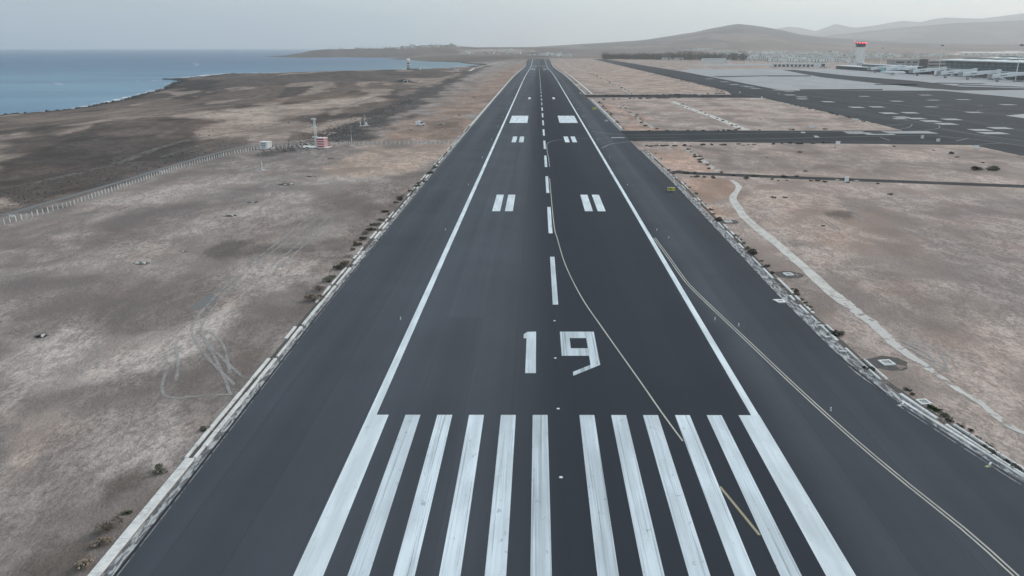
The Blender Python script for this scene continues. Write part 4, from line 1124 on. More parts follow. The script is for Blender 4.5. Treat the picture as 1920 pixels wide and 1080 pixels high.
rocks('stone_belt', bp, 'belt of loose dark stones running from the red cabin towards the sea', M['stone'])
sp = []
for i in range(len(COAST) - 14):
    a, b = Vector(COAST[i]), Vector(COAST[i + 1]); L = (b - a).length
    for k in range(int(min(160, L / 2.2))):
        p = a.lerp(b, random.random()); d = (b - a).normalized(); nn = Vector((d.y, -d.x))
        p = p + nn * random.uniform(-6, 16)
        sp.append((p.x, p.y, random.uniform(0.5, 2.0)))
rocks('shore_rocks', sp, 'black lava rocks along the waterline on the left', M['rock'], 0.5)
lp = []
for k in range(900):
    a, b = Vector((-138.9, 190.8)), Vector((-130.7, 338.8))
    p = a.lerp(b, random.random())
    lp.append((p.x - random.uniform(1.5, 30), p.y + random.uniform(-4, 14), random.uniform(0.15, 0.5)))
rocks('lava_gravel', lp, 'dark lava stones strewn behind the white post fence', M['stone'])
wp = []
cand = [(random.uniform(-420, -135), random.uniform(260, 1500), random.uniform(0.2, 0.6)) for _ in range(1300)]
wp = [c for c, d in zip(cand, shore(np.array([c[0] for c in cand]), np.array([c[1] for c in cand]))) if d > 30]
rocks('plain_stones', wp, 'scattered dark stones over the brown plain left of the fence', M['stone'])

def foam(pts, w, z=0.05):
    o = ribbon('wave_foam', pts, w, z, M['foam'], None, 6, True, 0.35, level=lambda x, y: x * 0 - 18.0)
    return tag(o, 'white broken foam where waves meet the shore', 'foam', kind='stuff')
foam([(p[0] - 6, p[1] + 8) for p in COAST[0:8]], 10)
foam([(-739.6, 1429.4), (-716.0, 1441.2), (-704.9, 1453.0)], 16)
foam([(-641.2, 1342.7), (-619.1, 1322.7), (-574.5, 1247.9)], 16)
foam([(-545.8, 1092.7), (-554.8, 1135.1), (-568.5, 1180.9)], 14)
foam([(-501.9, 971.5), (-502.0, 982.4), (-513.7, 1028.6)], 12)
foam([(-720.3, 1582.9), (-737.2, 1861.7), (-662.0, 1901.7), (-591.7, 1926.6), (-501.6, 1987.0), (-439.7, 2079.9), (-357.6, 2282.1), (-266.3, 2444.5), (-231.3, 2616.0)], 26)
foam([(-1412.7, 3201.6), (-1275.9, 2939.4), (-1154.6, 2636.7)], 10)
foam([(-850.6, 1362.9), (-816.5, 1322.1), (-795.3, 1293.1)], 9)

# ================================================================== airfield things on the left
def along(pts, step):
    L = [Vector(p) for p in pts]; out_ = []; acc = 0
    for a, b in zip(L[:-1], L[1:]):
        n = (b - a).length
        while acc < n:
            out_.append(a + (b - a) * (acc / n)); acc += step
        acc -= n
    return out_
pm = MB(); pm.loft([[(-0.10, -0.10, -0.1), (0.10, -0.10, -0.1), (0.10, 0.10, -0.1), (-0.10, 0.10, -0.1)], [(-0.085, -0.085, 1.25), (0.085, -0.085, 1.25), (0.085, 0.085, 1.25), (-0.085, 0.085, 1.25)], [(-0.03, -0.03, 1.36), (0.03, -0.03, 1.36), (0.03, 0.03, 1.36), (-0.03, 0.03, 1.36)]])
post_mesh = pm.mesh('post', M['wall_white'])
def fence(pts, step, label):
    root = empty('post_fence', (pts[0][0], pts[0][1], 0))
    tag(root, label, 'fence', 'fences of white posts')
    ps = along(pts, step); base = Vector(pts[0])
    zs = [float(q) for q in H(np.array([p.x for p in ps]), np.array([p.y for p in ps]))]
    w = MB()
    for i, p in enumerate(ps):
        q = p - base; z = zs[i]
        inst(post_mesh, 'post', (q.x, q.y, z), random.uniform(0, 1), (1, 1, random.uniform(0.92, 1.06)), root)
        if i:
            o = ps[i - 1] - base; z0 = zs[i - 1]
            for hgt in (0.35, 0.75, 1.15): w.bar((o.x, o.y, z0 + hgt), (q.x, q.y, z + hgt), 0.008, 3)
    w.build('wire', M['metal_grey'], root)
    return root
fence([(-131.3, 173.1), (-128.2, 196.0), (-128.6, 226.2), (-128.7, 261.8), (-125.4, 295.5), (-119.8, 314.9), (-103.6, 327.4)], 1.75, 'long fence of white posts running from the left edge to the red striped cabin')
fence([(-92.6, 331.1), (-74.9, 333.1), (-56.5, 335.0), (-41.5, 339.0)], 1.95, 'short fence of white posts from the red striped cabin to the runway edge')
def sign_plate(p, label):
    o = empty('fence_plate', (p[0], p[1], h1(*p)))
    MB().box(0, 0, 0.9, 1.4, 0.06, 0.5).build('plate', M['wall_white'], o)
    MB().box(-0.5, 0.05, 0, 0.07, 0.05, 1.35).build('leg', M['metal_grey'], o)
    MB().box(0.5, 0.05, 0, 0.07, 0.05, 1.35).build('leg', M['metal_grey'], o)
    return tag(o, label, 'sign', 'plates on the white post fence')
sign_plate((-131.9, 181.1), 'white plate on the fence near the left edge of the photo')
sign_plate((-128.1, 250.3), 'white plate on the fence halfway along its slanting stretch')

def hut(p, w, d, h, rz, label):
    o = empty('equipment_hut', (p[0], p[1], zf(*p)), rz)
    MB().box(0, 0, 0, w + 2.2, d + 2.0, 0.18).build('base_slab', M['kerb'], o)
    MB().box(0, 0, 0.18, w, d, h).build('wall', M['wall_white'], o)
    MB().box(0, 0, h + 0.183, w + 0.5, d + 0.5, 0.16).build('roof', M['wall_white'], o)
    for k in (0.55, 1.25, 1.9):
        MB().box(-0.15, -d / 2 - 0.02, k, w * 0.62, 0.05, 0.28).build('louvre', M['wall_dark'], o)
    for k in (-0.8, 0.3, 0.9):
        MB().box(w / 2 + 0.02, k, 0.3, 0.05, 0.10, h - 0.4).build('rib', M['wall_grey'], o)
    return tag(o, label, 'hut')
hut((-117.4, 320.1), 3.6, 3.2, 2.5, R(-12), 'small white equipment hut with dark louvres beside the slanting fence')

def red_cabin(p):
    o = empty('striped_cabin', (p[0], p[1], zf(*p)), R(-14))
    MB().box(-3.2, -0.2, 0, 13.0, 4.6, 0.22).build('concrete_pad', M['kerb'], o)
    ramp = MB()
    ramp.add([(-8, -3.6, 0.04), (-2.2, -3.9, 0.04), (-2.0, -2.5, 0.16), (-6.5, -2.5, 0.16)], [(0, 1, 2, 3)])
    ramp.build('ramp', M['kerb'], o)
    MB().box(0, 0, 0.22, 3.4, 3.4, 3.7).build('wall', M['wall_white'], o)
    for k in range(4):
        MB().box(0, -1.72, 0.35 + k * 0.95, 3.36, 0.04, 0.5).build('red_band', M['red'], o)
        MB().box(-1.72, 0, 0.35 + k * 0.95, 0.04, 3.36, 0.5).build('red_band', M['red'], o)
        MB().box(1.72, -1.25 + k * 0.85, 0.25, 0.04, 0.42, 3.6).build('red_band', M['red'], o)
    MB().box(0, 0, 3.925, 3.7, 3.7, 0.16).build('roof', M['wall_white'], o)
    b = MB().cyl(0.2, 0.2, 4.085, 4.5, 0.28, 0.22, 10).build('lamp_base', M['red'], o)
    MB().dome(0.2, 0.2, 4.5, 0.24, 10, 5, -0.1).build('beacon', M['red'], b, True)
    return tag(o, 'small red and white striped cabin on a concrete pad at the fence corner', 'cabin')
red_cabin((-94.5, 323.7))

def gp_mast(p):
    o = empty('antenna_mast', (p[0], p[1], zf(*p)), R(-8))
    m = MB()
    for sx, sy in ((-1, -1), (1, -1), (1, 1), (-1, 1)):
        m.bar((sx * 0.42, sy * 0.42, 0), (sx * 0.30, sy * 0.30, 11.6), 0.055, 5)
    for k in range(14):
        z0, z1 = k * 0.82, (k + 1) * 0.82; a, b = 0.42 - 0.12 * k / 14, 0.42 - 0.12 * (k + 1) / 14
        for (s0, s1) in (((-1, -1), (1, -1)), ((1, -1), (1, 1)), ((1, 1), (-1, 1)), ((-1, 1), (-1, -1))):
            m.bar((s0[0] * a, s0[1] * a, z0), (s1[0] * b, s1[1] * b, z1), 0.03, 4)
    m.build('lattice_tower', M['metal_white'], o)
    for z in (3.4, 7.4, 11.0):
        q = MB(); q.box(0, -0.62, z, 2.3, 0.34, 0.42).box(0, -0.44, z + 0.1, 0.3, 0.2, 0.25).build('antenna_array', M['metal_white'], o)
    MB().box(0, 0, 0, 1.8, 1.8, 0.16).build('footing', M['kerb'], o)
    return tag(o, 'tall white lattice mast with three antenna bars behind the striped cabin', 'mast')
gp_mast((-99.3, 331.1))

def thin_mast(p, h, label, arm=True):
    o = empty('thin_mast', (p[0], p[1], zf(*p)), R(-15))
    MB().cyl(0, 0, 0, h * 0.5, 0.13, 0.11, 8).build('lower_pole', M['metal_white'], o)
    MB().cyl(0, 0, h * 0.5, h, 0.11, 0.07, 8).build('upper_pole', M['wall_grey'], o)
    for k in range(3):
        MB().cyl(0, 0, h * (0.2 + 0.25 * k), h * (0.24 + 0.25 * k), 0.16, 0.16, 8).build('collar', M['metal_grey'], o)
    MB().box(0, 0, 0, 1.6, 1.1, 0.12).build('footing', M['kerb'], o)
    if arm:
        MB().bar((0.2, 0, 0.1), (1.9, -0.6, 0.15), 0.06, 5).build('hinge_arm', M['metal_white'], o)
        MB().box(-0.6, 0, 0.12, 0.8, 0.5, 0.25).build('junction_box', M['wall_grey'], o)
    return tag(o, label, 'mast', 'monitor masts left of the runway')
thin_mast((-98.5, 261.3), 6.4, 'thin grey mast with small base on the field in front of the white hut')
thin_mast((-82.9, 327.4), 8.2, 'tall thin white mast at the fence right of the striped cabin', False)

def met_station(p):
    o = empty('weather_station', (p[0], p[1], zf(*p)))
    MB().box(0, 0, 0, 5.0, 3.0, 0.12).build('base_slab', M['kerb'], o)
    MB().cyl(0.4, 0, 0.12, 6.0, 0.09, 0.05, 6).build('pole', M['metal_white'], o)
    MB().box(1.2, -0.3, 0.12, 0.9, 0.7, 1.9).build('cabinet', M['wall_white'], o)
    q = MB(); q.box(-1.9, 0, 0.12, 0.3, 0.3, 1.5).box(-2.05, 0, 1.6, 0.8, 0.5, 0.7, 0, 0, 0.7).build('sensor', M['wall_white'], o)
    MB().bar((-0.3, 0, 5.6), (1.1, 0, 5.6), 0.04, 5).build('crossarm', M['metal_white'], o)
    return tag(o, 'small weather station with a pole and white cabinets near the dark stones', 'station')
met_station((-97.0, 415.6))

def wheel(mb, x, y, r, w):
    n = 12
    rings = [[(x + r * k_ * math.cos(2 * math.pi * i / n), y + o_, r + r * k_ * math.sin(2 * math.pi * i / n)) for i in range(n)] for (o_, k_) in ((-w / 2, 0.75), (-w / 2 + 0.03, 1), (w / 2 - 0.03, 1), (w / 2, 0.75))]
    mb.loft(rings)
def van(p, rz, label, group=None, L=5.4, W=2.0, Hh=2.5, name='parked_van', bodym='metal_white', z=None, cat='van'):
    o = empty(name, (p[0], p[1], zf(*p) if z is None else z), rz)
    b = MB()
    prof_ = [(-L / 2, 0.45), (-L / 2, Hh * 0.94), (-L / 2 + 0.2, Hh), (L * 0.20, Hh), (L * 0.34, Hh * 0.58), (L * 0.47, Hh * 0.48), (L / 2, Hh * 0.40), (L / 2, 0.42)]
    b.loft([[(x_, -W / 2, z_) for x_, z_ in prof_], [(x_, W / 2, z_) for x_, z_ in prof_]])
    b.build('body', M[bodym], o)
    w = MB()
    w.add([(L * 0.225, -W * 0.42, Hh * 0.935), (L * 0.325, -W * 0.42, Hh * 0.63), (L * 0.325, W * 0.42, Hh * 0.63), (L * 0.225, W * 0.42, Hh * 0.935)], [(0, 1, 2, 3)])
    for v in range(4): w.v[v] = (w.v[v][0] + 0.03, w.v[v][1], w.v[v][2] + 0.02)
    w.build('windscreen', M['window'], o)
    for s in (-1, 1):
        MB().box(L * 0.14, s * (W / 2 + 0.01), Hh * 0.60, L * 0.20, 0.03, Hh * 0.28).build('side_window', M['window'], o)
        for xx in (-L * 0.30, L * 0.32):
            q = MB(); wheel(q, xx, s * (W / 2 - 0.08), 0.36, 0.24); q.build('wheel', M['rubber'], o)
        MB().box(L / 2 + 0.01, s * W * 0.34, Hh * 0.32, 0.05, 0.3, 0.14).build('headlight', M['wall_grey'], o)
    return tag(o, label, cat, group)
van((-66.6, 415.7), R(14), 'white van with roof equipment parked on the tan field left of the runway', L=5.0, Hh=2.5)
v_ = [o for o in bpy.data.objects if o.name.startswith('parked_van')][0]
MB().box(-0.4, 0, 2.503, 1.6, 1.2, 0.35).build('roof_box', M['metal_white'], v_)

def marker(p, label, h=2.4):
    o = empty('red_marker', (p[0], p[1], zf(*p) if p[1] < 1000 else h1(*p)))
    MB().cyl(0, 0, 0, h * 0.62, 0.16, 0.13, 8).build('pole', M['red'], o)
    MB().box(0, 0, h * 0.62, 0.75, 0.3, h * 0.38).build('panel', M['red'], o)
    MB().box(0, -0.16, h * 0.70, 0.6, 0.02, h * 0.14).build('white_band', M['wall_white'], o)
    MB().box(0, 0, 0, 0.9, 0.9, 0.12).build('footing', M['kerb'], o)
    return tag(o, label, 'marker')
marker((-53.1, 401.6), 'small red and white marker post right of the white van', 1.9)
for p, lab in (((-55.0, 424.6), 'left of two tiny white boxes beyond the red marker post'), ((-46.1, 427.7), 'right of two tiny white boxes beyond the red marker post')):
    o = empty('light_box', (p[0], p[1], zf(*p)))
    MB().box(0, 0, 0, 0.9, 0.7, 0.5, 0, 0, 0.85).build('housing', M['wall_white'], o)
    MB().box(0, -0.33, 0.15, 0.5, 0.06, 0.2).build('lens', M['window'], o)
    tag(o, lab, 'light box')

def radar(p):
    z = h1(*p)
    o = empty('radar_tower', (p[0], p[1], z))
    t = MB().cyl(0, 0, 2, 15.5, 2.9, 2.5, 16).build('shaft', M['wall_white'], o, True)
    for zz in (3.4, 7.6, 11.8):
        MB().cyl(0, 0, zz, zz + 2.2, 2.98 - zz * 0.03, 2.92 - zz * 0.03, 16).build('black_band', M['black'], t, True)
    MB().cyl(0, 0, 15.5, 16.1, 4.2, 4.2, 18).build('gallery', M['wall_white'], o)
    MB().dome(0, 0, 19.0, 4.6, 20, 12, -0.62).build('radome', M['wall_white'], o, True)
    MB().box(10, -2, -0.6, 26, 8, 4.2).build('building', M['wall_grey'], o)
    MB().box(24.5, -3, -0.6, 2.4, 3, 6.5).build('stair_block', M['wall_white'], o)
    for k in range(7):
        MB().box(-1 + k * 3.2, -6.02, 1.0, 1.5, 0.1, 1.3).build('window', M['window'], o)
    return tag(o, 'black and white banded radar tower topped by a white dome by the bay', 'tower')
radar((-272.5, 1633.5))

def small_building(p, w, d, h, label, mat='wall_white', group=None, rz=0, name='small_building', cat='building', nwin=3, roof='roof_pale'):
    o = empty(name, (p[0], p[1], h1(*p)), rz)
    MB().box(0, 0, -0.8, w, d, h + 0.8).build('wall', M[mat], o)
    MB().box(0, 0, h + 0.002, w + 0.6, d + 0.6, 0.5).build('roof', M[roof], o)
    for k in range(nwin):
        MB().box(-w / 2 + w * (k + 0.5) / nwin, -d / 2 - 0.03, h * 0.35, w / nwin * 0.5, 0.08, h * 0.38).build('window', M['window'], o)
    return tag(o, label, cat, group)
small_building((-163.0, 1531.8), 8, 6, 3.2, 'tiny white building on the dark ground left of the runway, near the bay')
o = marker((-155.8, 2459.2), 'red and white pole standing by the far end of the coast track', 9.0)
small_building((-170.4, 2527.6), 9, 6, 2.6, 'low white shed beside the red and white pole near the coast')
# culvert mound
def culvert(p):
    z = h1(*p); o = empty('culvert_mound', (p[0], p[1], z))
    mb = MB(); rings = []
    for k in range(9):
        u = -16 + 4 * k; hh_ = 4.0 * math.exp(-(u / 9.0) ** 2)
        rings.append([(u, -5, -0.6), (u, -3, hh_ * 0.7 - 0.3), (u, 0, hh_), (u, 3, hh_ * 0.7 - 0.3), (u, 6, -0.6)])
    mb.loft(rings).build('mound', M['stone'], o)
    q = MB(); q.box(3, -4.2, 0, 4.6, 1.4, 2.6).build('portal', M['kerb'], o)
    MB().box(3, -4.95, 0, 3.2, 0.1, 2.0).build('opening', M['black'], o)
    return tag(o, 'low dark mound with a culvert opening on the brown plain near the radar tower', 'mound')
culvert((-166.1, 949.0))

# ---- inspection pits
def pit(p, s, label, ring=True):
    o = empty('inspection_pit', (p[0], p[1], zf(*p)), R(8))
    if ring:
        n = 20
        q = MB(); q.add([(s * 2.3 * random.uniform(0.85, 1.15) * math.cos(6.283 * k / n), s * 1.9 * random.uniform(0.85, 1.15) * math.sin(6.283 * k / n), 0.012) for k in range(n)], [tuple(range(n))])
        q.build('dark_ring', M['dark_soil'], o)
    f = MB()
    for (x, y, w, d) in ((0, -s * 0.56, s * 1.3, s * 0.18), (0, s * 0.56, s * 1.3, s * 0.18), (-s * 0.56, 0, s * 0.18, s * 0.94), (s * 0.56, 0, s * 0.18, s * 0.94)):
        f.box(x, y, 0, w, d, 0.2)
    f.build('concrete_frame', M['wall_white'], o)
    MB().box(0, 0, 0.02, s * 0.93, s * 0.93, 0.06).build('cover', M['wall_grey'], o)
    return tag(o, label, 'pit', 'square inspection pits on the fields')
pit((44.0, 93.5), 1.25, 'white square pit frame in a dark soil ring, nearest one on the right field')
pit((43.9, 135.0), 1.2, 'white square pit frame in a dark ring between drain and pale path, middle one')
pit((43.4, 179.7), 1.25, 'white square pit frame in a dark ring, farthest one near the pale path')
pit((43.2, 81.7), 1.0, 'pale worn pit cover beside the lower right drain', False)
def rubble(p, s, label):
    o = empty('rubble_pit', (p[0], p[1], zf(*p)))
    n = 18
    MB().add([(s * random.uniform(0.7, 1.1) * math.cos(6.283 * k / n), s * 0.7 * random.uniform(0.7, 1.1) * math.sin(6.283 * k / n), 0.012) for k in range(n)], [tuple(range(n))]).build('dark_hollow', M['dark_soil'], o)
    for k in range(7):
        q = MB(); q.box(random.uniform(-0.6, 0.6) * s, random.uniform(-0.35, 0.35) * s, -0.05, random.uniform(0.15, 0.5) * s, random.uniform(0.12, 0.3) * s, random.uniform(0.12, 0.3), random.uniform(0, 3), 0, 0.8)
        q.build('stone', M[random.choice(('kerb', 'stone', 'stone'))], o)
    return tag(o, label, 'rubble', 'small rubble heaps on the left field')
for p, s, lab in (((-80.8, 142.3), 1.7, 'small dark rubble heap with pale stones on the left field, nearest one'), ((-80.3, 186.1), 1.8, 'small dark rubble heap with pale stones on the left field, middle of three'), ((-81.1, 204.0), 1.7, 'small dark rubble heap on the left field, farthest of three'),
                  ((-77.2, 247.1), 2.0, 'dark stone heap on the edge of the pale sandy patch'), ((-80.9, 231.9), 3.2, 'broad dark patch of stones left of the pale sandy patch'), ((-81.8, 288.3), 1.6, 'dark flat stone heap at the upper edge of the pale sandy patch'), ((-76.5, 151.3), 0.8, 'tiny dark hollow above the nearest rubble heap'), ((-75.8, 103.2), 1.1, 'dark flat hollow with a few stones near the left edge of the photo')):
    rubble(p, s, lab)
for p, L_, w, rz, lab in (((40.1, 108.9), 0.9, 0.3, 0.1, 'upper'), ((40.2, 107.6), 1.0, 0.3, -0.1, 'second'), ((39.5, 102.9), 0.8, 0.4, 0.1, 'third'), ((39.6, 97.4), 1.0, 0.35, -0.2, 'lowest')):
    o = empty('concrete_block', (p[0], p[1], 0.03), rz)
    q = MB(); q.loft([[(-L_ / 2, -w / 2, 0), (L_ / 2, -w / 2, 0), (L_ / 2, w / 2, 0), (-L_ / 2, w / 2, 0)], [(-L_ / 2, -w / 2, 0.14), (L_ / 2, -w / 2, 0.14), (L_ / 2, w / 2, 0.14), (-L_ / 2, w / 2, 0.14)], [(-L_ / 2 + 0.04, -w / 2 + 0.04, 0.18), (L_ / 2 - 0.04, -w / 2 + 0.04, 0.18), (L_ / 2 - 0.04, w / 2 - 0.04, 0.18), (-L_ / 2 + 0.04, w / 2 - 0.04, 0.18)]])
    q.build('block', M['kerb'], o)
    tag(o, 'pale concrete block beside the right shoulder below the white pad, %s of four' % lab, 'block', 'loose concrete blocks beside the right shoulder')

# white pad and yellow scrap at the right shoulder
def white_pad(p):
    o = empty('marker_pad', (p[0], p[1], Z_PAVE))
    q = MB(); q.prism([(-0.95, 0.85), (-0.42, -0.75), (0.55, -0.75), (0.9, 0.0), (0.82, 0.85)], 0.002, 0.16)
    q.build('slab', M['wall_white'], o)
    MB().box(0.1, 0.02, 0.162, 0.8, 0.32, 0.02).build('recess', M['wall_dark'], o)
    return tag(o, 'flat white painted slab with a dark hollow on the right shoulder edge', 'pad')
white_pad((37.4, 118.9))
def scrap(p, label, c):
    o = empty('broken_marker', (p[0], p[1], Z_PAVE), 0.4)
    MB().box(0, 0, 0.002, 0.55, 0.32, 0.08, 0, 0, 0.7).build('fragment', M[c], o)
    MB().box(0.8, 0.3, 0.002, 0.7, 0.2, 0.06, 0.5, 0, 0.7).build('fragment', M['kerb'], o)
    return tag(o, label, 'fragment')
scrap((42.5, 67.1), 'yellowish fragment on the asphalt by the lower right drain', 'dull_yellow')
scrap((39.9, 80.7), 'pale broken slab where the right drain meets the asphalt', 'kerb')

# ---- runway lights
def edge_light(p, label):
    o = empty('edge_light', (p[0], p[1], zf(*p) + Z_PAVE))
    MB().cyl(0, 0, 0.002, 0.05, 0.16, 0.16, 10).build('base_plate', M['metal_grey'], o)
    MB().cyl(0, 0, 0.05, 0.32, 0.06, 0.06, 8).build('stem', M['metal_white'], o)
    MB().dome(0, 0, 0.38, 0.10, 10, 6, -0.5).build('lamp', M['metal_white'], o, True)
    return tag(o, label, 'light', 'runway edge lights')
for i in range(14):
    y = 110 + 60 * i
    for s in (-1, 1):
        x = -24.2 if s < 0 else 24.6
        edge_light((x, y), 'white edge light outside the %s side stripe' % ('left' if s < 0 else 'right'))
edge_light((27.6, 107.3), 'edge light between the double line and the right shoulder, upper one')
edge_light((31.2, 79.3), 'edge light between the double line and the right shoulder, lower one')
edge_light((26.1, 162.5), 'edge light just right of the point where the double line leaves the side stripe')
im = MB(); im.cyl(0, 0, 0, 0.03, 0.20, 0.17, 14).cyl(0, 0, 0.031, 0.045, 0.14, 0.1, 10)
inset_mesh = im.mesh('inset_light', M['metal_white'])
for k, p in enumerate(((-0.6, 65.0), (-0.5, 79.8), (-0.5, 94.9), (-0.3, 109.6), (-0.5, 152.3), (-0.3, 154.1), (-0.7, 115.8))):
    if k in (4, 5, 6): continue
    tag(inst(inset_mesh, 'inset_light', (p[0], p[1], Z_PAVE + 0.002)), 'flush white light on the runway centreline, %s' % ('between the threshold bars', 'just above the threshold bars', 'between the two numerals', 'above the two numerals')[k], 'light', 'flush centreline lights')

# ---- signs
FONT = {'E': ['111', '100', '110', '100', '111'], '5': ['111', '100', '111', '001', '111']}
def glyph(mb, ch, x, z, u, y):
    for r_, row in enumerate(FONT[ch]):
        for c_, b in enumerate(row):
            if b == '1': mb.box(x + (c_ + 0.5) * u, y, z + (4 - r_) * u, u, 0.03, u * 0.999)
def guide_sign(p, w, h, face, label, text=None, rz=0.0, zb=0.25, cat='sign', group=None):
    o = empty('guide_sign', (p[0], p[1], zf(*p) + 0.02), rz)
    for s in (-1, 1):
        MB().box(s * w * 0.36, 0, 0, 0.10, 0.14, zb).build('leg', M['metal_grey'], o)
    MB().box(0, 0, zb, w, 0.22, h).build('cabinet', M['metal_white'], o)
    if face != 'metal_white':
        MB().box(0, -0.12, zb + 0.08, w - 0.14, 0.03, h - 0.16).build('face', M[face], o)
    if text:
        u = (h - 0.4) / 5; mb = MB(); x = -w * 0.38
        for ch in text:
            glyph(mb, ch, x, zb + 0.2, u, -0.14); x += u * 4
        mb.build('lettering', M['black'], o)
        a = MB(); zc = zb + h / 2; x0 = x + u * 0.3
        a.box(x0 + u * 1.6, -0.14, zc - u * 0.4, u * 3.2, 0.03, u * 0.8)
        a.add([(x0 + u * 2.4, -0.157, zc - u * 1.4), (x0 + u * 4.2, -0.157, zc), (x0 + u * 2.4, -0.157, zc + u * 1.4)], [(0, 1, 2)])
        a.build('arrow', M['black'], o)
    return tag(o, label, cat, group)
guide_sign((36.3, 220.0), 2.15, 1.05, 'yellow', 'yellow sign with black letters and arrow on the right runway shoulder', 'E5')
guide_sign((35.8, 526.1), 2.6, 1.3, 'yellow', 'small yellow sign beside the runway edge between the taxiways', None)
for p, w, h, lab in (((36.4, 440.7), 2.2, 1.1, 'white board on the runway shoulder left of the thin pale line'), ((36.2, 712.6), 2.0, 1.2, 'white board on the runway shoulder before the farther taxiway'),
                     ((129.5, 402.1), 2.3, 1.8, 'white board on the far side of the near taxiway, left of a pair'), ((141.1, 403.5), 3.4, 1.7, 'white board on the far side of the near taxiway, right of a pair'),
                     ((127.6, 331.7), 2.2, 2.2, 'white board on the near side of the near taxiway, leftmost'), ((175.6, 355.0), 1.6, 2.2, 'white board standing on the near taxiway edge before the apron'),
                     ((177.1, 343.5), 1.8, 1.9, 'white board where the near taxiway meets the apron'), ((180.7, 319.1), 2.6, 1.9, 'white board beside the pale kerb curve at the right edge'),
                     ((181.8, 447.7), 4.2, 1.4, 'long white board beside the parallel taxiway kerb'), ((89.8, 388.7), 1.1, 1.3, 'narrow white board beside the foot of the wide pale strip'),
                     ((94.2, 236.3), 1.6, 2.6, 'white board beside the service road on the right field'), ((183.0, 644.8), 1.5, 2.2, 'white board at the far taxiway corner near the parallel taxiway'),
                     ((184.4, 721.5), 1.6, 2.2, 'white board at the far taxiway corner, left of the other'), ((140.1, 688.6), 3.0, 1.8, 'white board on the far edge of the farther taxiway'), ((170.6, 1228.1), 4.6, 2.2, 'small white board on the farthest tan field'), ((163.6, 852.7), 4.0, 2.2, 'white board beside the parallel taxiway on the farthest field')):
    guide_sign(p, w * 0.85, h * 0.68, 'metal_white', lab, None, random.uniform(-0.2, 0.2), 0.15, 'sign', 'white boards along the taxiways')

# ================================================================== terminal side
def jet_bridge(p, L, rz, label, number=True):
    """p: foot of the column at the terminal end; the tunnel runs along +x towards the stand"""
    o = empty('jet_bridge', (p[0], p[1], Z_PAVE), rz)
    MB().cyl(0, 0, 0, 5.4, 1.2, 1.2, 12).build('column', M['metal_grey'], o)
    MB().cyl(0, 0, 5.4, 8.9, 2.4, 2.4, 14).build('rotunda', M['metal_white'], o)
    def tun(x0, x1, z0, z1, w, h):
        q = MB()
        q.loft([[(x0, -w / 2, z0), (x0, w / 2, z0), (x0, w / 2, z0 + h), (x0, -w / 2, z0 + h)], [(x1, -w / 2, z1), (x1, w / 2, z1), (x1, w / 2, z1 + h), (x1, -w / 2, z1 + h)]])
        return q
    tun(2.0, L * 0.55, 5.7, 4.5, 2.7, 2.6).build('inner_tunnel', M['metal_white'], o)
    t = tun(L * 0.42, L, 4.5, 2.9, 3.2, 3.1).build('outer_tunnel', M['metal_white'], o)
    for s in (-1, 1):
        tun(L * 0.62, L * 0.78, 5.0, 4.55, 0.04, 0.9).build('lettering_panel', M['wall_grey'], t).location = (0, s * 1.64, 0)
    c = MB(); c.loft([[(L, -2.2, 3.0), (L, 2.2, 3.0), (L, 2.2, 6.8), (L, -2.2, 6.8)], [(L + 3.4, -1.6, 3.0), (L + 3.4, 2.6, 3.0), (L + 3.0, 2.6, 6.4), (L + 3.0, -1.6, 6.4)]])
    c.build('cab', M['wall_grey'], o)
    g = MB()
    for s in (-1, 1): g.box(L * 0.82, s * 1.9, 0.6, 0.5, 0.4, 3.3)
    g.box(L * 0.82, 0, 0.5, 0.9, 4.6, 0.5)
    g.build('lift_frame', M['metal_grey'], o)
    for s in (-1, 1):
        q = MB(); wheel(q, L * 0.82, s * 1.3, 0.6, 0.6); q.build('wheel', M['rubber'], o)
    st = MB(); st.loft([[(L - 3, -2.0, 3.2), (L - 3, -3.0, 3.2), (L - 3, -3.0, 3.5), (L - 3, -2.0, 3.5)], [(L - 9, -2.0, 0.1), (L - 9, -3.0, 0.1), (L - 9, -3.0, 0.4), (L - 9, -2.0, 0.4)]])
    st.build('service_stair', M['metal_white'], o)
    o.scale = (1.12, 1.5, 1.45)
    return tag(o, label, 'jet bridge', 'jet bridges along the terminal')
TX = 612.0
jb = [((598.5, 1321.2), 'farthest jet bridge, left end of the row beside the parked jet'), ((598.7, 1264.4), 'second jet bridge from the left end of the terminal row'), ((598.8, 1173.1), 'third jet bridge from the left end of the terminal row'),
      ((598.2, 1090.2), 'fourth jet bridge, the longest looking one, below the first tall light mast'), ((598.3, 1033.4), 'fifth jet bridge from the left end of the terminal row'), ((597.9, 965.3), 'sixth jet bridge, nearest one at the right edge of the photo')]
for p, lab in jb:
    jet_bridge((p[0] + 6, p[1]), 42, R(180 - 4), lab)

